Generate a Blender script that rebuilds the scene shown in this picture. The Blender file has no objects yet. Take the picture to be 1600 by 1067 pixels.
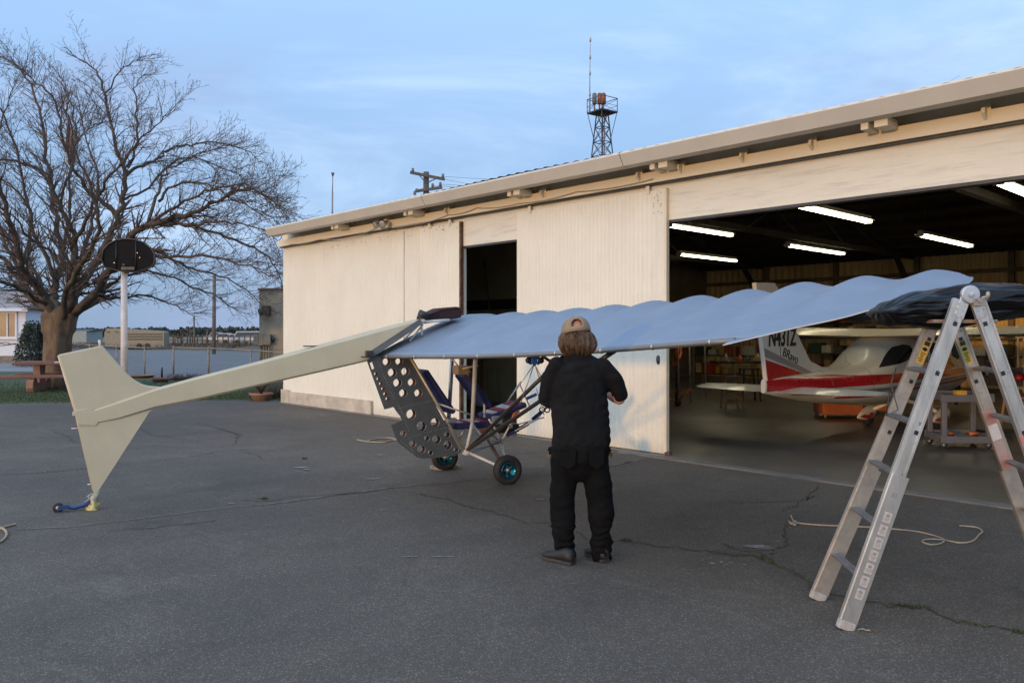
import bpy, bmesh, math, random
from mathutils import Vector, Matrix, noise as mnoise
SC = bpy.context.scene
COL = SC.collection
# ---------------------------------------------------------------- camera
FPX, HY, CH = 1240.0, 521.0, 1.65          # focal length in photo pixels, horizon row, eye height
A1 = math.atan(1150.0/1240.0)
FW = Vector((-math.cos(A1+math.radians(0)), math.sin(A1), 0))
FW = Vector((-0.7332, 0.6800, 0)); RT = Vector((0.6800, 0.7332, 0))
cam = bpy.data.objects.new('camera', bpy.data.cameras.new('camera')); COL.objects.link(cam)
cam.data.sensor_width = 36.0; cam.data.lens = FPX/1600*36.0
cam.data.shift_y = -(533.5-HY)/1600.0
cam.data.clip_start = 0.05; cam.data.clip_end = 6000
cam.location = (0, 0, CH)
cam.rotation_euler = (math.radians(90), 0, math.atan2(-FW.x, FW.y))
SC.camera = cam
# ---------------------------------------------------------------- sky, sun, exposure
SUN_EL, SUN_DIR = 2.3, Vector((0.136, -0.985, 0)).normalized()
w = bpy.data.worlds.new("World"); SC.world = w; w.use_nodes = True
nt = w.node_tree; nt.nodes.clear()
def wn(t, **k):
    n = nt.nodes.new(t)
    for a, b in k.items(): setattr(n, a, b)
    return n
out = wn('ShaderNodeOutputWorld'); bg = wn('ShaderNodeBackground'); nt.links.new(bg.outputs[0], out.inputs[0])
bg.inputs[1].default_value = 0.13
sky = wn('ShaderNodeTexSky'); sky.sky_type = 'NISHITA'; sky.sun_disc = False
sky.sun_elevation = math.radians(5.0); sky.sun_rotation = math.atan2(SUN_DIR.x, SUN_DIR.y)
sky.air_density = 1.0; sky.dust_density = 0.6; sky.ozone_density = 2.0
tc = wn('ShaderNodeTexCoord')
mp = wn('ShaderNodeMapping'); mp.inputs['Scale'].default_value = (1.1, 1.1, 4.2); mp.inputs['Rotation'].default_value = (0.12, 0.05, 0.5)
nt.links.new(tc.outputs['Generated'], mp.inputs['Vector'])
def cl(scale, lo, hi, detail=7, rough=.6, dist=.4):
    n = wn('ShaderNodeTexNoise'); n.inputs['Scale'].default_value = scale; n.inputs['Detail'].default_value = detail
    n.inputs['Roughness'].default_value = rough; n.inputs['Distortion'].default_value = dist
    nt.links.new(mp.outputs[0], n.inputs['Vector'])
    r = wn('ShaderNodeMapRange'); r.interpolation_type = 'SMOOTHSTEP'
    r.inputs['From Min'].default_value = lo; r.inputs['From Max'].default_value = hi
    nt.links.new(n.outputs['Fac'], r.inputs['Value']); return r.outputs[0]
def mixc(fac, a, b, mode='MIX'):
    m = wn('ShaderNodeMix', data_type='RGBA', blend_type=mode)
    if isinstance(fac, (int, float)): m.inputs['Factor'].default_value = fac
    else: nt.links.new(fac, m.inputs['Factor'])
    for s, v in (('A', a), ('B', b)):
        i = [x for x in m.inputs if x.name == s and x.type == 'RGBA'][0]
        if isinstance(v, tuple): i.default_value = (*v, 1)
        else: nt.links.new(v, i)
    return [x for x in m.outputs if x.type == 'RGBA'][0]
def mathn(op, a, b):
    m = wn('ShaderNodeMath', operation=op); 
    for i, v in enumerate((a, b)):
        if isinstance(v, (int, float)): m.inputs[i].default_value = v
        else: nt.links.new(v, m.inputs[i])
    return m.outputs[0]
sep = wn('ShaderNodeSeparateXYZ'); nt.links.new(tc.outputs['Generated'], sep.inputs[0])
# thin high cloud veil: pale blue-white streaks over the clear-sky gradient, a little grey cloud low down
el = wn('ShaderNodeMapRange'); el.inputs['From Min'].default_value = 0.0; el.inputs['From Max'].default_value = 0.42
nt.links.new(sep.outputs['Z'], el.inputs['Value'])
veil = mixc(el.outputs[0], (2.2, 3.4, 5.5), (4.0, 6.3, 10.0))
dotn = wn('ShaderNodeVectorMath', operation='DOT_PRODUCT'); nt.links.new(tc.outputs['Generated'], dotn.inputs[0]); dotn.inputs[1].default_value = (SUN_DIR.x*.97, SUN_DIR.y*.97, .2)
gl = wn('ShaderNodeMapRange'); gl.interpolation_type = 'SMOOTHSTEP'; gl.inputs['From Min'].default_value = -0.25; gl.inputs['From Max'].default_value = 1.0
nt.links.new(dotn.outputs['Value'], gl.inputs['Value'])       # bright thin cloud round the low sun, behind the camera
base = mixc(gl.outputs[0], mixc(0.75, sky.outputs[0], veil), (10.8, 12.4, 14.8))
c1 = mixc(mathn('MULTIPLY', cl(1.5, .44, .68), .55), base, (5.6, 7.2, 9.4))
c2 = mixc(mathn('MULTIPLY', cl(2.4, .50, .70, 5, .5, .2), .5), c1, (2.9, 3.7, 5.6))
nt.links.new(c2, bg.inputs[0])
sd = bpy.data.lights.new('sun', 'SUN'); sd.energy = 2.0; sd.angle = math.radians(2.6); sd.color = (.68, .37, .10)
so = bpy.data.objects.new('sun', sd); COL.objects.link(so)
tosun = Vector((SUN_DIR.x*math.cos(math.radians(SUN_EL)), SUN_DIR.y*math.cos(math.radians(SUN_EL)), math.sin(math.radians(SUN_EL))))
so.rotation_euler = tosun.to_track_quat('Z', 'Y').to_euler()
SC.view_settings.view_transform = 'Standard'; SC.view_settings.look = 'None'
SC.view_settings.exposure = 0.10; SC.view_settings.gamma = 1.0
SC.view_settings.use_curve_mapping = False
# ---------------------------------------------------------------- photo geometry: pixel + known plane -> point in the place
def ray(px): return FW + RT*((px-800)/FPX)
def P(px, py, d):
    r = ray(px)*d; return Vector((r.x, r.y, CH+(HY-py)/FPX*d))
def G(px, py, z=0.0): return P(px, py, FPX*(CH-z)/(py-HY)).xy.to_3d() + Vector((0, 0, z))
def onZ(px, py, z): return P(px, py, (z-CH)*FPX/(HY-py))
def onY(px, py, Y): return P(px, py, Y/ray(px).y)
def onX(px, py, X): return P(px, py, X/ray(px).x)
def onPl(px, py, p0, n): return P(px, py, (p0.x*n.x+p0.y*n.y)/(ray(px).x*n.x+ray(px).y*n.y))
def RL(x, y, z=0): return RT*x + FW*y + Vector((0, 0, z))     # right, depth, height -> world
# ---------------------------------------------------------------- materials
MATS = {}
def mat(name, col, rough=.6, metal=0.0, var=.12, vscale=6, bump=0.0, bscale=40, spec=.5, col2=None, emit=None, estr=0, stretch=(1,1,1), coat=0, alpha=None, trans=0):
    if name in MATS: return MATS[name]
    m = bpy.data.materials.new(name); m.use_nodes = True; n = m.node_tree; b = n.nodes['Principled BSDF']
    b.inputs['Roughness'].default_value = rough; b.inputs['Metallic'].default_value = metal
    b.inputs['Specular IOR Level'].default_value = spec
    if coat: b.inputs['Coat Weight'].default_value = coat; b.inputs['Coat Roughness'].default_value = .08
    if trans: b.inputs['Transmission Weight'].default_value = trans
    if alpha is not None: b.inputs['Alpha'].default_value = alpha
    t = n.nodes.new('ShaderNodeTexCoord'); mpg = n.nodes.new('ShaderNodeMapping'); mpg.inputs['Scale'].default_value = stretch
    n.links.new(t.outputs['Object'], mpg.inputs['Vector'])
    c2 = col2 if col2 else tuple(max(0, c*(1-2.2*var)) for c in col)
    nz = n.nodes.new('ShaderNodeTexNoise'); nz.inputs['Scale'].default_value = vscale; nz.inputs['Detail'].default_value = 6; nz.inputs['Roughness'].default_value = .65
    n.links.new(mpg.outputs[0], nz.inputs['Vector'])
    cr = n.nodes.new('ShaderNodeValToRGB'); cr.color_ramp.elements[0].position = .32; cr.color_ramp.elements[1].position = .66
    cr.color_ramp.elements[0].color = (*c2, 1); cr.color_ramp.elements[1].color = (*col, 1)
    n.links.new(nz.outputs['Fac'], cr.inputs['Fac']); n.links.new(cr.outputs['Color'], b.inputs['Base Color'])
    rr = n.nodes.new('ShaderNodeMapRange'); rr.inputs['To Min'].default_value = min(1, rough*1.15); rr.inputs['To Max'].default_value = rough*.85
    n.links.new(nz.outputs['Fac'], rr.inputs['Value']); n.links.new(rr.outputs[0], b.inputs['Roughness'])
    if bump:
        bz = n.nodes.new('ShaderNodeTexNoise'); bz.inputs['Scale'].default_value = bscale; bz.inputs['Detail'].default_value = 5
        n.links.new(mpg.outputs[0], bz.inputs['Vector'])
        bp = n.nodes.new('ShaderNodeBump'); bp.inputs['Strength'].default_value = bump; bp.inputs['Distance'].default_value = .01
        n.links.new(bz.outputs['Fac'], bp.inputs['Height']); n.links.new(bp.outputs[0], b.inputs['Normal'])
    if emit: b.inputs['Emission Color'].default_value = (*emit, 1); b.inputs['Emission Strength'].default_value = estr
    MATS[name] = m; return m
# ---------------------------------------------------------------- mesh builder (world coordinates in, one object out)
def wloc(o):
    v = Vector((0, 0, 0))
    while o: v += o.location; o = o.parent
    return v
def setp(o, label=None, cat=None, group=None, kind=None):
    if label: o['label'] = label
    if cat: o['category'] = cat
    if group: o['group'] = group
    if kind: o['kind'] = kind
    return o
def thing(name, label, cat, loc=(0, 0, 0), group=None):
    o = bpy.data.objects.new(name, None); COL.objects.link(o); o.location = loc; o.empty_display_size = .2
    return setp(o, label, cat, group)
def perp(d):
    d = d.normalized(); a = Vector((0, 0, 1)) if abs(d.z) < .9 else Vector((1, 0, 0))
    u = d.cross(a).normalized(); return u, d.cross(u).normalized()
class MB:
    def __init__(s): s.v = []; s.f = []; s.m = []; s.cm = 0; s.sm = []
    def add(s, vs, fs, smooth=False):
        b = len(s.v); s.v += [Vector(v) for v in vs]; s.f += [tuple(i+b for i in f) for f in fs]
        s.m += [s.cm]*len(fs); s.sm += [smooth]*len(fs); return s
    def obox(s, c, a, b, d):          # centre and three half-axis vectors
        c, a, b, d = map(Vector, (c, a, b, d)); vs = [c+a*i+b*j+d*k for i in (-1, 1) for j in (-1, 1) for k in (-1, 1)]
        fs = [(0,1,3,2), (4,6,7,5), (0,4,5,1), (2,3,7,6), (0,2,6,4), (1,5,7,3)]
        if a.cross(b).dot(d) < 0: fs = [f[::-1] for f in fs]
        return s.add(vs, fs)
    def box(s, x0, x1, y0, y1, z0, z1):
        return s.obox(((x0+x1)/2, (y0+y1)/2, (z0+z1)/2), (abs(x1-x0)/2, 0, 0), (0, abs(y1-y0)/2, 0), (0, 0, abs(z1-z0)/2))
    def bar(s, p, q, w, h, up=(0, 0, 1)):   # rectangular bar from p to q
        p, q = Vector(p), Vector(q); d = q-p; u = d.cross(Vector(up)).normalized(); v = u.cross(d).normalized()
        return s.obox((p+q)/2, u*w/2, v*h/2, d/2)
    def tube(s, pts, r, n=8, cap=True, smooth=True):
        pts = [Vector(p) for p in pts]; k = len(pts); rs = r if isinstance(r, (list, tuple)) else [r]*k
        vs = []; u = None
        for i, p in enumerate(pts):
            d = (pts[min(i+1, k-1)]-pts[max(i-1, 0)])
            if d.length < 1e-9: d = Vector((0, 0, 1))
            d.normalize()
            if u is None: u, _ = perp(d)
            u = (u-d*u.dot(d)); u = u.normalized() if u.length > 1e-6 else perp(d)[0]
            v = d.cross(u)
            vs += [p+(u*math.cos(2*math.pi*j/n)+v*math.sin(2*math.pi*j/n))*rs[i] for j in range(n)]
        fs = [(i*n+j, i*n+(j+1) % n, (i+1)*n+(j+1) % n, (i+1)*n+j) for i in range(k-1) for j in range(n)]
        s.add(vs, fs, smooth)
        if cap:
            b = len(s.v)-len(vs)
            s.f += [tuple(b+j for j in range(n))[::-1], tuple(b+(k-1)*n+j for j in range(n))]; s.m += [s.cm]*2; s.sm += [False]*2
        return s
    def prism(s, pts, off):           # closed outline (3-D points, any plane) pushed by off
        pts = [Vector(p) for p in pts]; off = Vector(off); n = len(pts)
        nn = sum(((pts[i]-pts[0]).cross(pts[(i+1) % n]-pts[0]) for i in range(1, n-1)), Vector())
        if nn.dot(off) > 0: pts = pts[::-1]
        return s.add(pts+[p+off for p in pts], [tuple(range(n)), tuple(range(2*n-1, n-1, -1))]+[((i+1) % n, i, i+n, (i+1) % n+n) for i in range(n)])
    def ell(s, c, rx, ry, rz, nu=20, nv=12, ax=None):
        c = Vector(c); X, Y, Z = ax if ax else (Vector((1,0,0)), Vector((0,1,0)), Vector((0,0,1)))
        vs = [c+Z*rz]; 
        for i in range(1, nv):
            a = math.pi*i/nv
            vs += [c+X*rx*math.sin(a)*math.cos(2*math.pi*j/nu)+Y*ry*math.sin(a)*math.sin(2*math.pi*j/nu)+Z*rz*math.cos(a) for j in range(nu)]
        vs.append(c-Z*rz); L = len(vs)-1
        fs = [(0, 1+j, 1+(j+1) % nu) for j in range(nu)]
        for i in range(nv-2): fs += [(1+i*nu+j, 1+(i+1)*nu+j, 1+(i+1)*nu+(j+1) % nu, 1+i*nu+(j+1) % nu) for j in range(nu)]
        fs += [(L, 1+(nv-2)*nu+(j+1) % nu, 1+(nv-2)*nu+j) for j in range(nu)]
        return s.add(vs, fs, True)
    def lathe(s, c, axis, prof, n=24, smooth=True):   # prof: (distance along axis, radius)
        axis = Vector(axis).normalized(); u, v = perp(axis); c = Vector(c)
        vs = [c+axis*a+(u*math.cos(2*math.pi*j/n)+v*math.sin(2*math.pi*j/n))*r for a, r in prof for j in range(n)]
        k = len(prof)
        return s.add(vs, [(i*n+j, i*n+(j+1) % n, (i+1)*n+(j+1) % n, (i+1)*n+j) for i in range(k-1) for j in range(n)], smooth)
    def loft(s, rings, smooth=True, cap=True):
        n = len(rings[0]); k = len(rings); b = len(s.v)
        s.add([p for r in rings for p in r], [(i*n+j, i*n+(j+1) % n, (i+1)*n+(j+1) % n, (i+1)*n+j) for i in range(k-1) for j in range(n)], smooth)
        if cap: s.f += [tuple(b+j for j in range(n))[::-1], tuple(b+(k-1)*n+j for j in range(n))]; s.m += [s.cm]*2; s.sm += [False]*2
        return s
    def grid(s, rows, smooth=True):
        n = len(rows[0]); return s.add([p for r in rows for p in r], [(i*n+j, i*n+j+1, (i+1)*n+j+1, (i+1)*n+j) for i in range(len(rows)-1) for j in range(n-1)], smooth)
    def build(s, name, m, parent=None, label=None, cat=None, group=None, kind=None, bevel=0, origin=None, recalc=True, solid=0):
        me = bpy.data.meshes.new(name)
        o = bpy.data.objects.new(name, me); COL.objects.link(o)
        if parent: o.parent = parent; base = wloc(parent)
        elif origin is not None: o.location = Vector(origin); base = Vector(origin)
        else:
            xs = [v.x for v in s.v]; ys = [v.y for v in s.v]; base = Vector(((min(xs)+max(xs))/2, (min(ys)+max(ys))/2, min(v.z for v in s.v)))
            o.location = base
        me.from_pydata([v-base for v in s.v], [], s.f)
        for mm in (m if isinstance(m, (list, tuple)) else [m]): me.materials.append(mm)
        me.polygons.foreach_set('material_index', s.m); me.polygons.foreach_set('use_smooth', s.sm)
        if recalc:
            bm = bmesh.new(); bm.from_mesh(me); bmesh.ops.recalc_face_normals(bm, faces=bm.faces); bm.to_mesh(me); bm.free()
        me.update()
        if bevel:
            b = o.modifiers.new('bevel', 'BEVEL'); b.width = bevel; b.segments = 2; b.limit_method = 'ANGLE'; b.harden_normals = False
        if solid:
            b = o.modifiers.new('thick', 'SOLIDIFY'); b.thickness = solid; b.offset = 0
        return setp(o, label, cat, group, kind)
def bake(o):          # turn modifiers into plain mesh
    dg = bpy.context.evaluated_depsgraph_get(); dg.update()
    me = bpy.data.meshes.new_from_object(o.evaluated_get(dg)); o.modifiers.clear(); o.data = me; return o
def plate(name, outline, holes, ex, ez, org, thick, m, parent):   # flat sheet with holes; outline/holes in (along ex, along ez) metres
    cu = bpy.data.curves.new(name, 'CURVE'); cu.dimensions = '2D'; cu.fill_mode = 'BOTH'; cu.extrude = thick/2
    for pts in [outline]+holes:
        sp = cu.splines.new('POLY'); sp.points.add(len(pts)-1); sp.use_cyclic_u = True
        for i, (a, b) in enumerate(pts): sp.points[i].co = (a, b, 0, 1)
    return curve_to(name, cu, ex, ez, org, m, parent)
def curve_to(name, cu, ex, ez, org, m, parent):
    t = bpy.data.objects.new('tmp', cu); COL.objects.link(t); dg = bpy.context.evaluated_depsgraph_get(); dg.update()
    me = bpy.data.meshes.new_from_object(t.evaluated_get(dg)); bpy.data.objects.remove(t); bpy.data.curves.remove(cu)
    ex, ez = Vector(ex).normalized(), Vector(ez).normalized(); en = ex.cross(ez)
    base = wloc(parent) if parent else Vector(org)
    M = Matrix.Translation(Vector(org)-base) @ Matrix((ex, ez, en)).transposed().to_4x4()
    me.transform(M); me.materials.clear(); me.materials.append(m); me.name = name
    o = bpy.data.objects.new(name, me); COL.objects.link(o)
    if parent: o.parent = parent
    else: o.location = base
    return o
def text(name, body, size, ex, ez, org, m, parent, sx=1.0, shear=0.0, thick=.002, bold=0.0):
    cu = bpy.data.curves.new(name, 'FONT'); cu.body = body; cu.size = size; cu.extrude = thick; cu.shear = shear; cu.space_character = 1.0; cu.offset = bold
    t = curve_to(name, cu, ex, ez, org, m, parent)
    if sx != 1.0:
        e = Vector(ex).normalized(); b = Vector(org)-wloc(parent)
        for v in t.data.vertices: k = (v.co-b).dot(e); v.co += e*k*(sx-1)
    return t
def copy_tree(o, parent=None, off=None):
    c = o.copy(); COL.objects.link(c)
    if parent: c.parent = parent
    if off is not None: c.location = o.location+Vector(off)
    for ch in [x for x in COL.objects if x.parent == o]: copy_tree(ch, c)
    return c
def line(p, q, n): return [Vector(p).lerp(Vector(q), i/(n-1)) for i in range(n)]
UP = Vector((0, 0, 1))
# ================================================================ GROUND
def node_ground():
    m = bpy.data.materials.new('asphalt'); m.use_nodes = True; n = m.node_tree; b = n.nodes['Principled BSDF']
    t = n.nodes.new('ShaderNodeTexCoord')
    def nz(s, d=5, r=.6, st=None, dist=0):
        x = n.nodes.new('ShaderNodeTexNoise'); x.inputs['Scale'].default_value = s; x.inputs['Detail'].default_value = d; x.inputs['Roughness'].default_value = r; x.inputs['Distortion'].default_value = dist
        if st:
            q = n.nodes.new('ShaderNodeMapping'); q.inputs['Scale'].default_value = st; q.inputs['Rotation'].default_value = (0, 0, .1); n.links.new(t.outputs['Object'], q.inputs['Vector']); n.links.new(q.outputs[0], x.inputs['Vector'])
        else: n.links.new(t.outputs['Object'], x.inputs['Vector'])
        return x.outputs['Fac']
    def ramp(f, a, b_, ca, cb):
        r = n.nodes.new('ShaderNodeValToRGB'); r.color_ramp.elements[0].position = a; r.color_ramp.elements[1].position = b_
        r.color_ramp.elements[0].color = (*ca, 1); r.color_ramp.elements[1].color = (*cb, 1); n.links.new(f, r.inputs['Fac']); return r.outputs['Color']
    def mix(f, a, c, mode='MIX'):
        x = n.nodes.new('ShaderNodeMix'); x.data_type = 'RGBA'; x.blend_type = mode
        if isinstance(f, float): x.inputs['Factor'].default_value = f
        else: n.links.new(f, x.inputs['Factor'])
        for s, v in (('A', a), ('B', c)):
            i = [k for k in x.inputs if k.name == s and k.type == 'RGBA'][0]
            if isinstance(v, tuple): i.default_value = (*v, 1)
            else: n.links.new(v, i)
        return [k for k in x.outputs if k.type == 'RGBA'][0]
    vo = n.nodes.new('ShaderNodeTexVoronoi'); vo.inputs['Scale'].default_value = 130; n.links.new(t.outputs['Object'], vo.inputs['Vector'])
    stone = ramp(vo.outputs['Distance'], .1, .62, (.146, .120, .096), (.071, .058, .046))
    sp = n.nodes.new('ShaderNodeSeparateColor'); n.links.new(vo.outputs['Color'], sp.inputs[0])
    pick = ramp(sp.outputs[0], .86, .97, (0, 0, 0), (1, 1, 1))
    c = mix(pick, stone, (.20, .18, .155))
    big = ramp(nz(.28, 7, .65), .38, .66, (.78, .79, .81), (1.22, 1.18, 1.12))
    c = mix(1.0, c, big, 'MULTIPLY')
    mid = ramp(nz(2.3, 7, .7, (1, .55, 1), .6), .3, .75, (.84, .84, .84), (1.15, 1.15, 1.15))
    c = mix(1.0, c, mid, 'MULTIPLY')
    dust = ramp(nz(1.1, 8, .75, (.6, 1.4, 1), 1.0), .56, .76, (0, 0, 0), (.30, .30, .30))
    c = mix(dust, c, (.25, .235, .215))
    stain = ramp(nz(.9, 9, .8, None, .7), .30, .42, (.62, .62, .62), (1, 1, 1)); c = mix(1.0, c, stain, 'MULTIPLY')
    tarp = ramp(nz(.16, 3, .4, (1, .5, 1)), .50, .515, (1, 1, 1), (.90, .89, .88)); c = mix(1.0, c, tarp, 'MULTIPLY')
    n.links.new(c, b.inputs['Base Color']); b.inputs['Roughness'].default_value = .82
    bp = n.nodes.new('ShaderNodeBump'); bp.inputs['Strength'].default_value = .35; bp.inputs['Distance'].default_value = .006
    n.links.new(vo.outputs['Distance'], bp.inputs['Height'])
    bp2 = n.nodes.new('ShaderNodeBump'); bp2.inputs['Strength'].default_value = .3; bp2.inputs['Distance'].default_value = .02
    n.links.new(nz(5.0, 5, .6), bp2.inputs['Height']); n.links.new(bp.outputs[0], bp2.inputs['Normal'])
    n.links.new(bp2.outputs[0], b.inputs['Normal']); return m
M_ASPH = node_ground()
M_FIELD = mat('dry_field', (.16, .14, .085), .95, var=.2, vscale=.15)
M_GRASS = mat('lawn_green', (.06, .085, .025), .95, col2=(.035, .05, .018), vscale=1.6, bump=.6, bscale=60)
M_ROAD = mat('far_asphalt', (.13, .13, .135), .7, var=.07, vscale=.4)
mb = MB()
R_ = 3000; mb.add([(-R_, -R_, 0), (R_, -R_, 0), (R_, R_, 0), (-R_, R_, 0)], [(0, 1, 2, 3)])
mb.build('ground', M_FIELD, kind='structure', origin=(0, 0, 0))
# the paved apron (edge towards the lawn follows the photo), road beyond the fence, lawn
ap = [G(-60, 634), G(60, 630), G(150, 627), G(230, 626), G(330, 626), G(395, 625.5), G(430, 625.5), Vector((-17.8, 8.9, 0)), Vector((12, 8.9, 0)), Vector((30, -25, 0)), Vector((-30, -40, 0)), Vector((-45, -10, 0))]
mb = MB(); mb.add([p.xy.to_3d()+UP*.008 for p in ap], [tuple(range(len(ap)))]); mb.build('pavement', M_ASPH, kind='structure', origin=(0, 0, 0))
lw = [G(-300, 580), G(30, 580), G(120, 585), G(200, 590), G(290, 592), G(350, 590), G(445, 590), G(447, 632), G(230, 636), G(60, 640), G(-150, 645), G(-400, 640)]
mb = MB(); mb.add([p.xy.to_3d()+UP*.004 for p in lw], [tuple(range(len(lw)))]); mb.build('lawn', M_GRASS, kind='structure', origin=(0, 0, 0))
rd = [G(-500, 569), G(30, 568), G(120, 570), G(210, 588), G(290, 591), G(350, 589.5), G(600, 589.5), G(600, 556), G(400, 551), G(330, 549), G(250, 547), G(120, 542), G(-500, 538)]
mb = MB(); mb.add([p.xy.to_3d()+UP*.002 for p in rd], [tuple(range(len(rd)))]); mb.build('road', M_ROAD, kind='structure', origin=(0, 0, 0))
mb = MB(); pts = [G(-300, 568), G(35, 567), G(75, 570), G(75, 580.5), G(-300, 580.5)]
mb.add([p.xy.to_3d()+UP*.006 for p in pts], [tuple(range(5))]); mb.build('footpath', mat('path_concrete', (.22, .22, .225), .8, var=.1), kind='structure', origin=(0, 0, 0))
# cracks and tar seams in the paving
random.seed(5)
def strip(mb, pts, w, z, jag=.02, sub=9):
    P2 = []
    for a, b in zip(pts, pts[1:]):
        for i in range(sub): P2.append(a.lerp(b, i/sub))
    P2.append(pts[-1]); L = []; R = []; d = Vector((0, 0, 0))
    for i, p in enumerate(P2):
        t = (P2[min(i+1, len(P2)-1)]-P2[max(i-1, 0)]).normalized(); s = Vector((-t.y, t.x, 0)); d = d*.75+s*random.gauss(0, jag)
        q = p+d; q.z = z; ww = w*random.uniform(.3, 1.3)/2; L.append(q-s*ww); R.append(q+s*ww)
    n = len(L); mb.add(L+R, [(i, i+1, n+i+1, n+i) for i in range(n-1)])
    return P2
M_CRACK = mat('crack_dirt', (.055, .047, .038), .95, var=.2)
cracks = [
 [(660,772),(700,781),(752,800),(800,812),(850,821),(900,833),(930,845),(985,847),(1010,853),(1060,858),(1110,866),(1160,868),(1190,872),(1215,885),(1262,907),(1275,930),(1330,935),(1400,948),(1450,952),(1500,975),(1560,984),(1605,992)],
 [(1285,760),(1262,775),(1256,783),(1270,776),(1250,786),(1235,795),(1222,800)],
 [(1240,818),(1232,825),(1218,833),(1222,842),(1228,852),(1215,862),(1203,868)],
 [(0,743),(60,740),(120,735),(180,727),(240,721),(300,714),(360,703),(420,705),(445,706)],
 [(80,672),(100,680),(108,690),(128,694)], [(215,665),(240,680),(262,684),(285,687),(310,692)],
 [(310,660),(340,670),(372,680),(362,697)], [(372,704),(390,710),(420,720)],
 [(405,665),(440,668),(500,674),(550,676)], [(170,832),(230,827),(300,819),(340,813)],
 [(1140,786),(1190,787),(1235,784)], [(350,782),(420,784),(500,777),(560,772),(600,764)], [(780,706),(860,712),(900,716)], [(560,642),(600,650),(660,662)],
 [(1130,850),(1165,862),(1195,870)], [(960,733),(1000,724),(1050,718)]]
mb = MB(); tuft = []
for c in cracks:
    pts = [G(*q) for q in c]; w = .0065 if c is not cracks[0] else .009
    P2 = strip(mb, pts, w*2.2, .012)
    tuft.append(P2)
mb.build('pavement_cracks', M_CRACK, kind='structure', origin=(0, 0, 0))
M_CHALK = mat('pale_scuff', (.26, .24, .22), .9, var=.3, vscale=12)
mb = MB()
for c, w in (([(25,829),(100,826),(200,815),(300,802),(370,794),(420,789)], .009), ([(420,789),(480,781),(600,765),(700,755),(780,746),(870,741)], .015), ([(880,744),(940,733),(975,725),(1015,717)], .02)):
    for _ in range(2): strip(mb, [G(*q) for q in c], w, .016, .008)
mb.build('pavement_seam', M_CHALK, kind='structure', origin=(0, 0, 0))
mb = MB()
def splat(px, py, rx, ry, n=9, rot=0.0):
    c = G(px, py); a = [];
    for i in range(n*2):
        t = 2*math.pi*i/(2*n); k = random.uniform(.45, 1.2); u = Vector((math.cos(t)*rx*k, math.sin(t)*ry*k, 0)); 
        a.append(c+RT*(u.x*math.cos(rot)-u.y*math.sin(rot))+FW*(u.x*math.sin(rot)+u.y*math.cos(rot))+UP*.0165)
    mb.add([c+UP*.0165]+a, [(0, 1+i, 1+(i+1) % (2*n)) for i in range(2*n)])
for px, py, rx, ry in ((361,789,.04,.02), (578,750,.09,.03), (591,749,.04,.02), (470,732,.10,.05), (478,735,.05,.05), (625,748,.02,.02), (716,716,.03,.02), (1185,857,.12,.02), (1195,860,.08,.015), (1180,855,.10,.02), (1113,883,.02,.02), (1127,881,.015,.02), (1135,885,.02,.01), (1142,882,.02,.02), (1163,885,.015,.01), (1220,754,.02,.01), (845,730,.06,.02), (600,798,.05,.01), (690,872,.09,.01), (1215,848,.02,.01), (630,701,.05,.03), (595,712,.05,.04), (660,712,.03,.03), (845,782,.05,.02), (640,872,.07,.008), (70,675,.12,.01)):
    splat(px, py, rx, ry)
mb.build('paint_spots', mat('white_scuff', (.33, .31, .29), .8, var=.25, vscale=30), kind='structure', origin=(0, 0, 0))
# weeds growing along the long crack, blades of grass on the lawn edge
mb = MB()
def blade(mb, p, h, lean, w=.003):
    a = random.uniform(0, 6.28); u = Vector((math.cos(a), math.sin(a), 0)); l = Vector((math.cos(a+1.5), math.sin(a+1.5), 0))*lean
    mb.add([p-u*w, p+u*w, p+l*.4+UP*h*.6+u*w*.6, p+l+UP*h], [(0, 1, 2), (0, 2, 3)])
for c, (i0, i1), dens in ((0, (152, 163), 16), (0, (118, 132), 4), (0, (171, 178), 7), (0, (185, 189), 20), (0, (108, 112), 18), (0, (90, 105), 6), (3, (10, 26), 3), (6, (10, 22), 10)):
    L = tuft[c]
    for i in range(i0, min(i1, len(L))):
        for _ in range(dens): blade(mb, L[i]+Vector((random.gauss(0, .012), random.gauss(0, .012), .009)), random.uniform(.008, .022), .012)
for q in ((476,718), (1190,875), (1203,880), (411,781), (978,847)):
    for _ in range(60): blade(mb, G(*q)+Vector((random.gauss(0, .02), random.gauss(0, .02), .009)), random.uniform(.01, .03), .015)
mb.build('crack_weeds', mat('weed_green', (.065, .08, .025), .8, var=.25), kind='stuff', label='low green weeds and moss sprouting from the cracks in the asphalt', cat='weeds', origin=(0, 0, 0), recalc=False)
mb = MB()
for _ in range(16000):
    px = random.uniform(-60, 440); e = 630+(-60+0)*0
    ed = 631 if px < 150 else 627
    py = random.triangular(588, ed, ed-4) if px > 150 else random.triangular(582, ed+1, ed-6)
    p = G(px, py); p.z = .004; blade(mb, p, random.uniform(.03, .075), random.uniform(.01, .04), .006)
mb.build('grass', mat('grass_blades', (.065, .09, .026), .85, col2=(.04, .05, .016), vscale=2), kind='stuff', label='short green grass of the lawn strip beside the asphalt', cat='grass', origin=(0, 0, 0), recalc=False)
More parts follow.
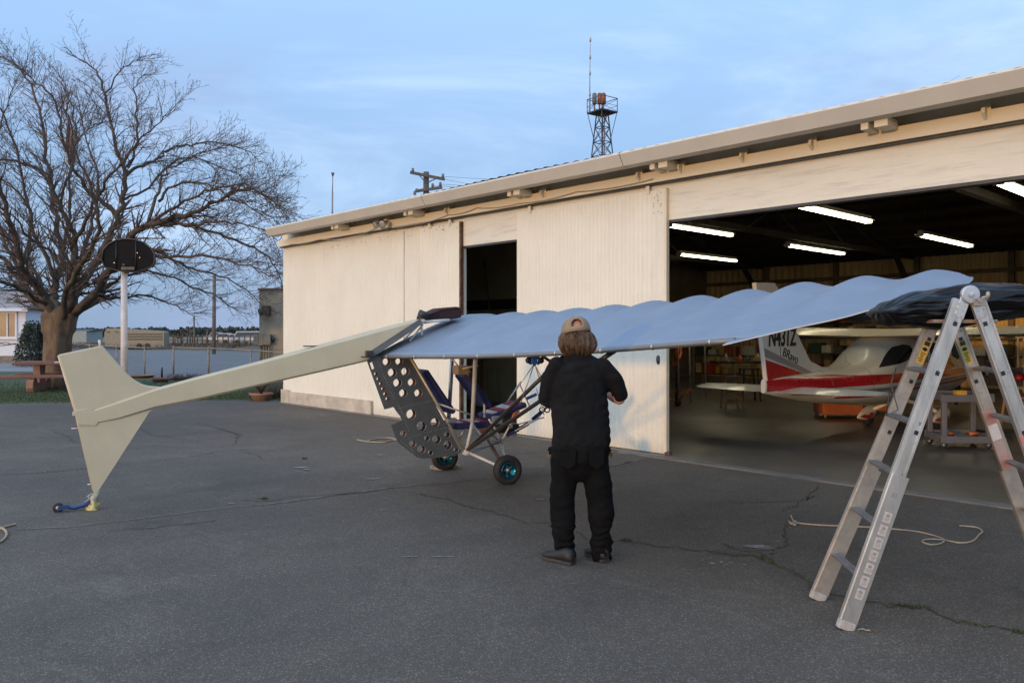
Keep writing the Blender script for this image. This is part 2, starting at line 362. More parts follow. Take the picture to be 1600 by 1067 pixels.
# ================================================================ HANGAR
WY = 8.85
def WX(px, Y=WY): return onY(px, 500, Y).x
def paint(name, col, dirt, streak=(.9, .9, .12), amt=(.54, .82), k=.32):
    m = mat(name, col, .62, var=.035, vscale=1.1, bump=.15, bscale=25)
    n = m.node_tree; b = n.nodes['Principled BSDF']; t = [x for x in n.nodes if x.type == 'TEX_COORD'][0]
    src = b.inputs['Base Color'].links[0].from_socket
    q = n.nodes.new('ShaderNodeMapping'); q.inputs['Scale'].default_value = streak; n.links.new(t.outputs['Object'], q.inputs['Vector'])
    z = n.nodes.new('ShaderNodeTexNoise'); z.inputs['Scale'].default_value = 11; z.inputs['Detail'].default_value = 10; z.inputs['Roughness'].default_value = .72; n.links.new(q.outputs[0], z.inputs['Vector'])
    r = n.nodes.new('ShaderNodeMapRange'); r.inputs['From Min'].default_value = amt[0]; r.inputs['From Max'].default_value = amt[1]; r.inputs['To Max'].default_value = k; n.links.new(z.outputs['Fac'], r.inputs['Value'])
    # dirt splashed up from the ground: fades over the lowest 25 cm
    sp = n.nodes.new('ShaderNodeSeparateXYZ'); n.links.new(t.outputs['Object'], sp.inputs[0])
    g = n.nodes.new('ShaderNodeMapRange'); g.inputs['From Min'].default_value = .22; g.inputs['From Max'].default_value = 0.0; n.links.new(sp.outputs['Z'], g.inputs['Value'])
    z2 = n.nodes.new('ShaderNodeTexNoise'); z2.inputs['Scale'].default_value = 14; z2.inputs['Detail'].default_value = 6; n.links.new(t.outputs['Object'], z2.inputs['Vector'])
    gm = n.nodes.new('ShaderNodeMath'); gm.operation = 'MULTIPLY'; n.links.new(g.outputs[0], gm.inputs[0]); n.links.new(z2.outputs['Fac'], gm.inputs[1])
    mx = n.nodes.new('ShaderNodeMath'); mx.operation = 'MAXIMUM'; n.links.new(gm.outputs[0], mx.inputs[0]); n.links.new(r.outputs[0], mx.inputs[1])
    x = n.nodes.new('ShaderNodeMix'); x.data_type = 'RGBA'; n.links.new(mx.outputs[0], x.inputs['Factor'])
    ins = [k_ for k_ in x.inputs if k_.type == 'RGBA']; n.links.new(src, ins[0]); ins[1].default_value = (*dirt, 1)
    n.links.new([k_ for k_ in x.outputs if k_.type == 'RGBA'][0], b.inputs['Base Color']); return m
M_WALL = paint('cream_metal_paint', (.72, .685, .585), (.42, .35, .26))
M_WOOD = paint('cream_board_paint', (.71, .67, .57), (.42, .38, .32), (.10, .9, 1.2), (.50, .72), .75)
M_TRIM = mat('cream_trim', (.70, .62, .47), .6, var=.06, vscale=2.5, bump=.2, stretch=(.3, 1, 1))
M_FASC = mat('cream_gutter', (.60, .56, .485), .5, var=.05, vscale=1.5)
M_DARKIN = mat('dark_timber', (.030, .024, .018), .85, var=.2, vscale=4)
M_TAN = mat('interior_tan', (.66, .47, .24), .8, var=.12, vscale=1.2, stretch=(1, 1, .3))
M_CONC = mat('weathered_concrete', (.55, .48, .39), .85, var=.16, vscale=3.5, bump=.4, bscale=30)
M_RUST = mat('rusty_steel', (.16, .085, .05), .85, var=.35, vscale=10)
M_STEEL = mat('dark_steel', (.07, .068, .065), .5, .4, var=.2)
hg = thing('hangar', 'long cream hangar with corrugated metal doors and one wide open doorway', 'hangar', (-8, WY, 0))
def corr(mb, x0, x1, y, z0, z1, pitch=.075, amp=.006, per=6):   # vertical ribbed sheet facing -Y
    n = max(2, int((x1-x0)/pitch*per)); xs = [x0+(x1-x0)*i/n for i in range(n+1)]
    pr = [min(1, max(-1, 1.7*math.sin(2*math.pi*x/pitch)))*amp for x in xs]
    nz = 8; rows = [[Vector((x, y-a-.0045*mnoise.noise(Vector((x*1.3, j*.9, y))), z0+(z1-z0)*j/nz)) for x, a in zip(xs, pr)] for j in range(nz+1)]
    mb.grid(rows, smooth=False)
XL = WX(443); X658 = WX(660); X724 = WX(724); X812 = WX(812); X1046 = WX(1045); XR = 7.0; BY = 26.4
mb = MB(); corr(mb, XL, X658+.02, WY, .0, 3.70); mb.box(XL, X724, WY+.01, WY+.07, .002, 3.7); mb.build('front_wall', M_WALL, hg, recalc=True)
M_SEAM = mat('seam_rust', (.26, .20, .15), .8, var=.3, vscale=9)  # dark rusty brown of the joint line between wall sheets
for px_, z0_, z1_ in ((632, 0.1, 3.62),): mb = MB(); x_ = WX(px_); mb.box(x_-.004, x_+.004, WY-.0135, WY-.004, z0_, z1_); mb.build('sheet_lap', M_SEAM, hg)

mb = MB(); mb.box(XL-.01, WX(583), WY-.055, WY-.012, .0, .29); mb.box(XL-.02, XL+.35, WY-.06, WY-.055, .0, .33); mb.build('foundation', M_CONC, hg, bevel=.012)
def sdoor(x0, x1, y, seams, edgeR=True):
    d = MB(); zb, zt = .03, 3.60; xs = [x0]+seams+[x1]
    for a, b in zip(xs, xs[1:]): corr(d, a+.004, b-.004, y-(.004 if a > x0 else 0), zb, zt)
    d.box(x0+.01, x1-.03, y+.012, y+.045, zb+.01, zt-.01)
    o = d.build('sliding_door', M_WALL, hg)
    e = MB(); e.box(x1-.03, x1+.012, y-.012, y+.055, zb-.01, zt+.01); e.build('edge_strip', M_RUST if not edgeR else M_TRIM, o, bevel=.004)
    e = MB()
    for xx in (x0+.3, x1-.3): e = MB(); e.box(xx-.03, xx+.03, y-.016, y-.006, zt-.04, zt+.14); e.build('hanger_strap', M_TRIM, o)
    return o
d1 = sdoor(X658, X724, WY-.06, [], False)
d2 = sdoor(X812, X1046, WY-.06, [WX(995)])
e = MB(); h = onY(1029, 562, WY-.06); e.lathe(h+Vector((0, -.005, 0)), (0, -1, 0), [(0, .0), (.001, .032), (.008, .032), (.008, .0)]); 
for v in e.v: v.z = h.z+(v.z-h.z)*1.9
e.build('door_handle', M_STEEL, d2)
e = MB(); q = onY(1044, 708, WY-.08); e.box(q.x-.06, q.x+.02, WY-.09, WY-.02, .0, .06); e.build('corner_foot', M_RUST, d2, bevel=.01)
# bolts/nail heads along top of the doors
random.seed(9)
for x in [X1046-.08-.05*(i % 3) for i in range(12)]: e = MB(); e.ell((x+random.uniform(-.02, .02), WY-.075, random.uniform(3.25, 3.58)), .007, .005, .007, 6, 4); e.build('rusty_bolt', M_RUST, d2)
for i in range(24):
    e = MB(); on_door = i > 14; e.ell((random.uniform(X658+.1, X724-.08) if on_door else random.uniform(XL+2.2, X658-.05), WY-.075 if on_door else WY-.008, random.uniform(3.5, 3.58)), .012, .005, .008, 6, 4); e.build('rusty_bolt', M_RUST, d1 if on_door else hg)
# painted timber headers, boards one above another
def header(x0, x1):
    b = MB()
    for i, (a, c) in enumerate(((3.18, 3.345), (3.3455, 3.51), (3.5105, 3.70))):
        b.box(x0, x1, WY-.001*(i % 2)-.006, WY+.05, a, c)
    b.build('header_boards', M_WOOD, hg)
    b = MB(); b.box(x0, x1, WY-.002, WY+.12, 3.145, 3.178); b.build('header_angle', M_STEEL, hg)
header(X724+.01, XR)
# track box and the wall strip above it
b = MB(); b.box(XL-.02, XR, WY-.145, WY-.12, 3.69, 3.84); b.box(XL-.02, XR, WY-.12, WY-.02, 3.82, 3.84); b.build('door_track', M_TRIM, hg, bevel=.004)
b = MB(); b.box(XL, XR, WY-.03, WY+.1, 3.705, 4.02); b.build('upper_wall_strip', M_TRIM, hg)
b = MB(); b.box(XL, XR, WY-.10, WY-.035, 3.672, 3.69); b.build('track_rail', M_STEEL, hg)
b = MB()
for px in (1065, 1162, 1270, 1540, 850, 1000, 700, 590):
    b = MB()
    x = WX(px, WY-.14); b.prism([(x-.012, WY-.146, 3.74), (x-.012, WY-.23, 3.80), (x-.012, WY-.22, 3.85), (x-.012, WY-.03, 3.93), (x-.012, WY-.05, 3.85)], (.03, 0, 0)); b.box(x-.04, x+.05, WY-.15, WY-.146, 3.74, 3.90); b.build('track_bracket', M_TRIM, hg)
# roof: corrugated sheets, eaves, gutter, soffit
EY = 8.25; XG = onY(416, 366, EY).x; RY = (WY+BY)/2; SL = math.tan(math.radians(9.5)); EZ = 4.055
M_ROOF = mat('grey_roof_sheet', (.10, .095, .09), .6, .3, var=.2, vscale=3)
mb = MB(); n = int((XR+.6-XL+.4)/.2*6)
def xr_(y): x0 = XG+.03 if y < WY else XL-.12; return [x0+i*(XR+.6-x0)/n for i in range(n+1)]
def rz(y): return EZ-.014+(min(y, 2*RY-y)-EY)*SL
mb.grid([[Vector((x, y, rz(y)+.014*math.sin(2*math.pi*x/.2)+.010*mnoise.noise(Vector((x*.35, y*.3, 3)))+.034*math.exp(-((x+9.3)/2.2)**2))) for x in xr_(y)] for y in (EY-.03, WY-.05, WY, EY+5, RY, RY+5, BY+.6)]); mb.build('roof', M_ROOF, hg)
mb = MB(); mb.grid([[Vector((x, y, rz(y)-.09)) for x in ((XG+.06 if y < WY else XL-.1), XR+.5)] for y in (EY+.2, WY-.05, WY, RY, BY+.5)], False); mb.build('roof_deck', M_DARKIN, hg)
g = [(EY+.02, 4.035), (EY-.02, 4.06), (EY-.035, 4.03), (EY-.01, 3.99), (EY+.055, 3.885), (EY+.17, 3.87), (EY+.17, 4.04)]
mb = MB(); mb.prism([(XG, y, z) for y, z in g], (XR-XG+.5, 0, 0))
mb.build('gutter', M_FASC, hg)
mb = MB(); mb.box(XG+.05, XR+.4, EY+.171, WY-.03, 4.022, 4.04); mb.build('soffit', M_TRIM, hg)
for px in (525, 640, 805, 1032, 1370):       # exposed rafter ends under the gutter
    x = onY(px, 300, EY+.2).x; b = MB()
    b.box(x-.16, x-.08, EY+.175, WY-.1, 3.80, 3.90); b.box(x-.02, x+.12, EY+.175, WY-.15, 3.80, 3.90); b.prism([(x+.06, WY-.031, 3.87), (x+.06, WY-.031, 4.02), (x+.06, WY-.22, 4.02)], (.05, 0, 0))
    b.build('rafter_tail', M_TRIM, hg, bevel=.006)
for px in (660, 970):
    x = onY(px, 300, EY).x; b = MB(); b.prism([(x-.003, y+(.0 if y > EY+.1 else -.003), z) for y, z in g], (.006, 0, 0)); b.build('gutter_joint', M_STEEL, hg)
# interior shell
mb = MB(); mb.box(XL, XL+.1, WY+.08, BY, 0, 4.1); mb.prism([(XL, WY+.08, 4.1), (XL, BY, 4.1), (XL, RY, 4.1+(RY-EY)*SL)], (.1, 0, 0)); mb.build('end_wall', M_WALL, hg)
mb = MB(); mb.box(XL+.101, XL+.13, WY+.1, BY-.1, 0.03, 4.12); mb.prism([(XL+.101, WY+.1, 4.12), (XL+.101, BY-.1, 4.12), (XL+.101, RY, 4.1+(RY-EY)*SL)], (.03, 0, 0)); mb.build('end_lining', mat('dark_lining', (.16, .12, .08), .85, var=.15, vscale=1.5), hg)
mb = MB(); mb.box(XR-.1, XR, WY, BY, 0, 4.1); mb.prism([(XR-.1, WY, 4.1), (XR-.1, BY, 4.1), (XR-.1, RY, 4.1+(RY-EY)*SL)], (.1, 0, 0)); mb.build('end_wall', M_TAN, hg)
mb = MB(); corr(mb, XL, XR, BY, 0, 4.3, .25, .02, 8); mb.box(XL, XR, BY+.03, BY+.1, 0, 4.3); mb.build('rear_wall', M_TAN, hg)
mb = MB()
for x in [XL+.1+i*2.6 for i in range(10)]: mb.box(x-.08, x+.08, BY-.16, BY-.03, 0, 4.2)
mb.box(XL+.1, XR-.1, BY-.14, BY-.03, 2.38, 2.50); mb.box(XL+.1, XR-.1, BY-.14, BY-.03, 1.75, 1.83); mb.box(XL+.1, XR-.1, BY-.14, BY-.03, 3.45, 3.57)
mb.build('wall_girts', mat('girt_timber', (.20, .145, .08), .8, var=.2, vscale=3), hg)
for x in [XL+2.6+i*5.2 for i in range(5)]:
    b = MB(); b.box(x-.07, x+.07, WY+.2, BY-.2, 3.98, 4.12)
    b.bar((x, WY+.3, 4.1), (x, RY, rz(RY)-.15), .1, .12); b.bar((x, BY-.3, 4.1), (x, RY, rz(RY)-.15), .1, .12)
    for k in range(1, 7):
        y = WY+k*(BY-WY)/7; y2 = WY+(k+(1 if y < RY else -1))*(BY-WY)/7
        b.bar((x, y, 4.08), (x, y, rz(y)-.12), .06, .06); b.bar((x, y, 4.08), (x, y2, rz(y2)-.12), .05, .05)
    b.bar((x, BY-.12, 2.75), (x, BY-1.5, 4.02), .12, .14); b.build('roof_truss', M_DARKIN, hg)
mb = MB()
for k in range(16): y = WY+.5+k*1.1; mb.box(XL+.1, XR-.1, y-.03, y+.03, rz(y)-.21, rz(y)-.1)
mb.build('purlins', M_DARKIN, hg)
# partition behind the small doorway
mb = MB(); mb.box(XL+.1, -10.05, 12.6, 12.7, 0, 4.1); mb.build('partition', mat('olive_board', (.40, .36, .24), .8, var=.12, vscale=1.5), hg)
mb = MB(); a = onY(735, 470, 12.58); c = onY(735, 485, 12.58); mb.box(XL+.1, -10.06, 12.56, 12.595, c.z, a.z); mb.build('dark_rail', M_DARKIN, hg)
mb = MB(); a = onY(758, 565, 12.5).x; mb.box(a-.06, a+.06, 12.4, 12.52, 0, 1.35); mb.box(a-1.2, a+.06, 12.4, 12.52, 1.35, 1.42); mb.build('timber_post', mat('raw_timber', (.26, .18, .10), .8, var=.2, vscale=5, stretch=(1, 1, .2)), hg)
# floor slab
M_SLAB = mat('hangar_concrete', (.115, .105, .092), .38, col2=(.065, .058, .05), vscale=.8, bump=.08, bscale=8)
mb = MB(); mb.box(XL+.1, XR-.1, 8.62, BY, -.1, .022); mb.build('hangar_floor', M_SLAB, kind='structure', origin=(0, 0, 0))
M_APR = mat('slab_edge_concrete', (.17, .155, .14), .85, var=.15, vscale=3, bump=.3)
mb = MB(); mb.add([onY(1043, 712, 8.62).xy.to_3d()+UP*.027]*0 + [Vector((X1046-.6, 8.50, .024)), Vector((XR, 8.36, .024)), Vector((XR, 8.62, .026)), Vector((X1046-.6, 8.62, .026)), Vector((X1046-.6, 8.50, 0)), Vector((XR, 8.36, 0))], [(0, 1, 2, 3), (4, 5, 1, 0)]); mb.build('threshold_slab', M_APR, kind='structure', origin=(0, 0, 0))
# cable under the eaves, loudspeaker and floodlight things under the gutter
def sag(pts, k=.05, n=10):
    o = []
    for a, b in zip(pts, pts[1:]): o += [Vector(a).lerp(Vector(b), i/n)-UP*k*4*(i/n)*(1-i/n) for i in range(n)]
    return o+[Vector(pts[-1])]
mb = MB(); mb.tube(sag([onY(px, py, WY-.16) for px, py in ((452,382),(500,374),(545,371),(590,355),(640,352),(700,336),(745,325),(812,318),(900,300),(1020,280))], .03), .008, 5)
mb.build('eaves_cable', mat('cream_cable', (.40, .33, .25), .6), label='thin sagging cable strung along the hangar wall under the eaves', cat='cable')
fl = thing('floodlight', 'small twin floodlight under the eaves left of the rafter end', 'floodlight', onY(605, 352, WY-.2))
b = MB(); c = onY(605, 345, WY-.15); b.box(c.x-.05, c.x+.05, WY-.20, WY-.03, c.z-.03, c.z+.04); b.build('mount', M_TRIM, fl)
for s in (-.1, .1):
    b = MB(); b.lathe(c+Vector((s, -.08, -.05)), (s*2, -1, -.45), [(0, .0), (.0, .04), (.07, .05), (.13, .075), (.14, .07), (.12, .0)], 14); b.build('lamp_head', mat('lamp_alu', (.45, .42, .38), .4, .3), fl)
# ================================================================ INSIDE THE HANGAR
M_TUBE = mat('tube_glow', (.9, .9, .8), .4, emit=(1, .88, .58), estr=16.0)
M_WHITE_E = mat('white_enamel', (.55, .53, .48), .5)
def tubelight(a, b, label):
    a = onZ(*a, 3.9); b = onZ(*b, 3.9); x = (a.x+b.x)/2; y0, y1 = a.y, a.y+2.44 if b is None else b.y
    t = thing('fluorescent_light', label, 'light', (x, (y0+y1)/2, 3.9), 'fluorescent lights under the hangar roof')
    m = MB()
    for s in (-.045, .045): m = MB(); m.tube([(x+s, y0+.03, 3.9), (x+s, y1-.03, 3.9)], .020, 10); m.build('tube', M_TUBE, t)
    m = MB(); m.box(x-.05, x+.05, y0, y1, 3.955, 4.02); m.prism([(x-.05, y0, 3.955), (x+.05, y0, 3.955), (x+.13, y0, 3.93), (x-.13, y0, 3.93)], (0, y1-y0, 0)); m.build('housing', M_WHITE_E, t)
    m = MB()
    for y in (y0, y1-.025): m = MB(); m.box(x-.08, x+.08, y, y+.025, 3.87, 3.93); m.build('lamp_holder', M_WHITE_E, t)
    for y in (y0+.3, y1-.3): m = MB(); m.tube([(x, y, 4.02), (x, y, rz(y)-.1)], .006, 4); m.build('hanger_rod', M_STEEL, t)
tubelight((1045, 353), (1142, 368), 'fluorescent light just inside the door edge, nearer the camera of the left pair')
tubelight((1060, 398), (1150, 408), 'fluorescent light lowest at left, deepest in the hangar above the blue wing')
tubelight((1245, 323), (1360, 347), 'long fluorescent light high in the middle of the open doorway')
tubelight((1230, 384), (1317, 397), 'short looking fluorescent light in the middle, behind the higher one')
tubelight((1437, 368), (1516, 385), 'fluorescent light above the tip of the blue wing')
tubelight((1552, 287), (1655, 321), 'bright fluorescent light at the top right just under the header')
# ---- white and red high-wing aeroplane, nose into the hangar
M_PW = mat('aircraft_white', (.60, .57, .50), .4, var=.01, coat=.2)
M_PR = mat('aircraft_red', (.36, .012, .018), .28, var=.05, coat=.4)
M_PG = mat('aircraft_grey', (.22, .23, .22), .35, var=.03, coat=.3)
M_GLS = mat('tinted_glass', (.02, .022, .022), .08, var=.02, spec=.8)
PX = -6.0
def F(px, py, x=PX+.45): return onX(px, py, x)      # point on the near side of the aircraft
pl = thing('light_aircraft', 'white high wing light aeroplane with red and grey stripes parked nose in inside the hangar', 'aeroplane', (PX, 14.6, 0))
# fuselage stations: Y, half width, z low, z high (superellipse sections)
ST = [(10.55, .03, .78, .98), (11.0, .09, .70, 1.00), (12.0, .24, .56, 1.04), (12.6, .35, .51, 1.06), (13.0, .43, .47, 1.09), (13.4, .49, .44, 1.16), (13.75, .53, .41, 1.28), (14.05, .55, .39, 1.45), (14.4, .56, .385, 1.60), (14.9, .56, .38, 1.68), (15.6, .57, .38, 1.70), (16.3, .56, .40, 1.60), (16.9, .52, .44, 1.36), (17.6, .46, .50, 1.20), (18.2, .34, .60, 1.08), (18.4, .16, .70, .98)]
NS = 40; rings = []
for y, hw, z0, z1 in ST:
    c = (z0+z1)/2; hh = (z1-z0)/2; r = []
    for j in range(NS):
        a = 2*math.pi*j/NS; ca, sa = math.cos(a), math.sin(a); e = .80
        r.append(Vector((PX+hw*math.copysign(abs(ca)**e, ca), y, c+hh*math.copysign(abs(sa)**e, sa))))
    rings.append(r)
# refine along Y
def catm(a, b, c, d, t): return .5*((2*b)+(c-a)*t+(2*a-5*b+4*c-d)*t*t+(3*b-a-3*c+d)*t**3)
fr = []
for i in range(len(rings)-1):
    for s in range(5):
        t = s/5; fr.append([catm(rings[max(i-1, 0)][j], rings[i][j], rings[i+1][j], rings[min(i+2, len(rings)-1)][j], t) for j in range(NS)])
fr.append(rings[-1])
mb = MB(); mb.loft(fr); fus = mb.build('fuselage', [M_PW, M_PR, M_PG], pl)
# stripes: near side points at height z on the fuselage
def side(y, z, off=.006, sgn=1):
    k = 0
    while k < len(fr)-2 and fr[k+1][0].y < y: k += 1
    y0, y1 = fr[k][0].y, fr[k+1][0].y; t = min(1, max(0, (y-y0)/max(1e-6, y1-y0)))
    r = [fr[k][j].lerp(fr[k+1][j], t) for j in range(NS)]; h = [p for p in r if p.x >= PX-1e-6]; h.sort(key=lambda p: p.z)
    for a, b in zip(h, h[1:]):
        if a.z <= z <= b.z: x = a.x+(b.x-a.x)*((z-a.z)/max(1e-6, b.z-a.z)); break
    else: x = h[0].x if z < h[0].z else h[-1].x
    return Vector((PX+sgn*(x-PX+off), y, z))
def band(name, m, up, lo, y0=10.6, y1=18.0, n=60):
    for s in (1, -1):
        b = MB(); rows = []
        for i in range(n+1):
            y = y0+(y1-y0)*i/n; zu, zl = up(y), lo(y); rows.append([side(y, zl+(zu-zl)*k/4, .006, s) for k in range(5)])
        b.grid(rows); b.build(name, m, pl)
def lerpf(tab): 
    def f(y):
        if y <= tab[0][0]: return tab[0][1]
        for (a, b), (c, d) in zip(tab, tab[1:]):
            if y <= c: return b+(d-b)*(y-a)/(c-a)
        return tab[-1][1]
    return f
band('red_stripe', M_PR, lerpf([(10.6, .96), (11.4, .99), (12.3, 1.0), (13, .97), (18, .95)]), lerpf([(10.6, .80), (11.6, .79), (13, .80), (18, .87)]), 10.6)
band('grey_stripe', M_PG, lerpf([(11.0, .73), (13, .735), (18, .83)]), lerpf([(11.0, .715), (13, .67), (18, .80)]), 11.2)
band('red_pinstripe', M_PR, lerpf([(12.0, .64), (13, .65), (18, .77)]), lerpf([(12, .62), (13, .60), (18, .74)]), 12.3)
# fin
fo = [(10.30, 2.38), (10.86, 2.40), (11.25, 2.0), (11.62, 1.55), (11.95, 1.22), (12.35, 1.11), (12.6, 1.10), (12.6, .98), (10.95, .92), (10.62, .90), (10.55, 1.25), (10.42, 1.8)]
mb = MB(); mb.prism([(PX-.035, y, z) for y, z in fo], (.07, 0, 0)); fin = mb.build('fin', M_PW, pl, bevel=.015)
X2 = PX+.036
def fband(name, m, pts, dx): b = MB(); b.prism([(X2+.0005, y, z) for y, z in pts], (dx, 0, 0)); b.build(name, m, fin)
fband('grey_flash', M_PG, [(10.52, 1.44), (12.15, 1.0), (11.9, 1.0), (10.55, 1.31)], .0025)
fband('red_flash', M_PR, [(10.56, 1.27), (11.95, .985), (10.98, .93), (10.64, .91)], .0025)
fband('rudder_gap', M_STEEL, [(10.92, 1.9), (10.93, 1.9), (11.02, 1.25), (11.01, 1.25)], .003)
M_BLK = mat('black_vinyl', (.015, .015, .015), .4)
def fold(o): setp(o); return o
p = F(1206, 534, X2); text('registration_letters', 'N431Z', .37, (0, 1, 0), (0, 0, 1), (X2+.004, 10.64, 1.47), M_BLK, fin, .76, .10, bold=.010)
text('name_script', 'BRavo', .20, (0, 1, -.30), (0, .28, 1), (X2+.004, 11.04, 1.32), M_BLK, fin, .95, .2)
# tailplane: spans X, blunt tips
def aero(y0, ch, z, th, n=14):
    up = [(y0+ch*(1-math.cos(math.pi*i/n))/2, z+th*(math.sin(math.pi*((1-math.cos(math.pi*i/n))/2)**.6))) for i in range(n+1)]
    dn = [(y, z-(zz-z)*.35) for y, zz in up[-2:0:-1]]; return up+dn
def wingmesh(x0, x1, yle, ch, z, th, dih, sweep=0, tip=.75):
    b = MB(); R = []
    for i in range(13):
        t = -1+i/6; c = ch*(1-(1-tip)*abs(t)**2.2); 
        if abs(t) > .99: c *= .72
        x = (x0+x1)/2+t*(x1-x0)/2; a = aero(0, 1, 0, 1)
        R.append([Vector((x, yle-(p[0])*c, z+abs(t)*dih+p[1]*th*c)) for p in a])
    b.loft(R); return b
wingmesh(PX-1.62, PX+1.35, 11.75, .95, .78, .06, .0).build('tailplane', M_PW, pl)
wingmesh(PX-5.1, PX+5.1, 15.35, 1.35, 1.60, .10, .10, tip=.85).build('main_wing', M_PW, pl)
b = MB(); b.add([(PX-.34, 14.05, 1.52), (PX+.34, 14.05, 1.52), (PX+.50, 14.5, 1.63), (PX+.5, 15.1, 1.66), (PX-.5, 15.1, 1.66), (PX-.50, 14.5, 1.63)], [tuple(range(6))]); 
# windows on the cabin side
def window(pts, s=1):
    b = MB(); ys = [q[0] for q in pts]; y0, y1 = min(ys)+.002, max(ys)-.002; rows = []
    for i in range(19):
        y = y0+(y1-y0)*i/18; zs = []
        for (a, c), (d, e) in zip(pts, pts[1:]+pts[:1]):
            if (a-y)*(d-y) <= 0 and a != d: zs.append(c+(e-c)*(y-a)/(d-a))
        rows.append([side(y, min(zs)+(max(zs)-min(zs))*k/6, .008, s) for k in range(7)])
    b.grid(rows); return b.build('window', M_GLS, pl)
window([(13.55, 1.08), (13.75, 1.18), (14.0, 1.33), (14.2, 1.42), (14.5, 1.46), (14.75, 1.44), (14.8, 1.32), (14.65, 1.22), (14.2, 1.14)])
window([(14.95, 1.2), (15.0, 1.43), (15.1, 1.47), (15.35, 1.47), (15.35, 1.13), (15.0, 1.12)])
window([(15.5, 1.12), (15.5, 1.45), (15.7, 1.49), (16.2, 1.47), (16.7, 1.22), (16.9, 1.0), (16.0, .95), (15.6, 1.0)])
def wheelpant(x, y, label=None):
    b = MB(); rs = []
    for i, (dy, r) in enumerate(((-.42, .02), (-.3, .07), (-.12, .125), (.06, .15), (.2, .13), (.3, .06))):
        rs.append([Vector((x+math.cos(a)*r*.55, y+dy, .19+math.sin(a)*r*.9+.02*i)) for a in [2*math.pi*j/14 for j in range(14)]])
    b.loft(rs); w = b.build('wheel_fairing', M_PW, pl)
    b = MB(); b.prism([(x+.02, y-.4, .20), (x+.05, y-.12, .26), (x+.085, y+.02, .25), (x+.085, y+.02, .19), (x+.05, y-.12, .15)], (.01, 0, 0)); b.build('red_flash', M_PR, w)
    b = MB(); b.lathe((x-.05, y+.02, .155), (1, 0, 0), [(0, .0), (0, .11), (.02, .13), (.08, .13), (.10, .11), (.10, 0)], 20); b.build('tyre', mat('tyre_rubber', (.018, .017, .016), .8), w)
wheelpant(PX-.05, 14.25); wheelpant(PX+1.05, 14.6)
b = MB(); b.tube([(PX+.3, 14.5, .48), (PX+.1, 14.4, .35), (PX-.04, 14.3, .28)], .035, 8); b.tube([(PX+.35, 14.7, .48), (PX+.8, 14.7, .38), (PX+1.0, 14.62, .28)], .035, 8); b.build('gear_leg', M_PW, pl)
b = MB(); b.ell((PX, 18.52, .84), .13, .2, .13); sp = b.build('spinner', M_PR, pl)
b = MB(); b.prism([(PX-.06, 18.55, .84), (PX-.09, 18.55, 1.3), (PX-.03, 18.55, 1.68), (PX+.04, 18.55, 1.68), (PX+.07, 18.55, 1.2)], (0, .03, 0)); b.prism([(PX+.06, 18.55, .84), (PX+.09, 18.55, .4), (PX+.03, 18.55, .12), (PX-.04, 18.55, .12), (PX-.07, 18.55, .4)], (0, .03, 0)); b.build('propeller', M_BLK, sp)
for y_ in (12.2, 13.25, 15.43, 17.0):
    b = MB(); zz_ = [.50+.012*k for k in range(8)]; q = [side(y_, .5+(.1+.7*k/12 if y_ > 13 else .04+.045*k), .004) for k in range(13)]; b.tube(q, .004, 4); b.build('panel_seam', M_PG, pl)
# ---- tool cart
M_CART = mat('grey_cart_plastic', (.13, .13, .145), .5, var=.08, bump=.1)
cb = G(1475, 703); ct = thing('tool_cart', 'grey two shelf utility cart on casters seen through the ladder', 'cart', (cb.x, cb.y, .022))
ex = RL(1, -.04).normalized(); ey = RL(.04, 1).normalized(); o = cb+UP*.022
def CP(x, y, z): return o+ex*x+ey*y+UP*z
W_, D_ = .62, .42
for nm, z in (('top_shelf', .72), ('bottom_shelf', .14)):
    b = MB(); b.obox(CP(W_/2, D_/2, z), ex*(W_/2+.05), ey*(D_/2+.04), UP*.02)
    for s in (0, 1): b.obox(CP(W_/2, s*D_+(s-.5)*.06, z+(.02 if s else -.01)), ex*(W_/2+.06), ey*.015, UP*.05)
    for s in (0, 1): b.obox(CP(s*W_+(s-.5)*.08, D_/2, z+.01), ex*.015, ey*(D_/2+.04), UP*.045)
    b.build(nm, M_CART, ct, bevel=.006)
for x in (0, W_):
    for y in (0, D_):
        b = MB(); b.obox(CP(x, y, .42), ex*.035, ey*.03, UP*.29); b.build('leg', M_CART, ct, bevel=.008)
        b = MB(); b.lathe(CP(x, y-.012, .052), ey, [(0, 0), (0, .045), (.008, .052), (.022, .052), (.03, .045), (.03, 0)], 18); c = b.build('caster', mat('caster_rubber', (.03, .03, .03), .6), ct)
        b = MB(); b.lathe(CP(x, y-.016, .052), ey, [(0, 0), (0, .022), (.004, .022)], 12); b.obox(CP(x+.01, y, .095), ex*.02, ey*.022, UP*.02); b.build('caster_fork', mat('zinc', (.4, .39, .36), .35, .8), c)
def crate(name, c, a, b_, h, m, label, cat, group=None, lid=True, lean=0):
    t = thing(name, label, cat, c, group)
    b = MB(); b.obox(Vector(c)+UP*h*.42, a, b_, UP*h*.42); b.build('body', m, t, bevel=.006)
    b = MB(); b.obox(Vector(c)+UP*(h*.84+h*.08), Vector(a)*1.03, Vector(b_)*1.03, UP*h*.08); b.build('lid', m, t, bevel=.004); return t
M_YEL = mat('yellow_plastic', (.62, .33, .03), .5); M_ORG = mat('orange_plastic', (.55, .13, .03), .5, var=.15)
crate('small_box', CP(.30, .15, .742), ex*.075, ey*.05, .07, M_YEL, 'small yellow box lying on top of the grey cart', 'box')
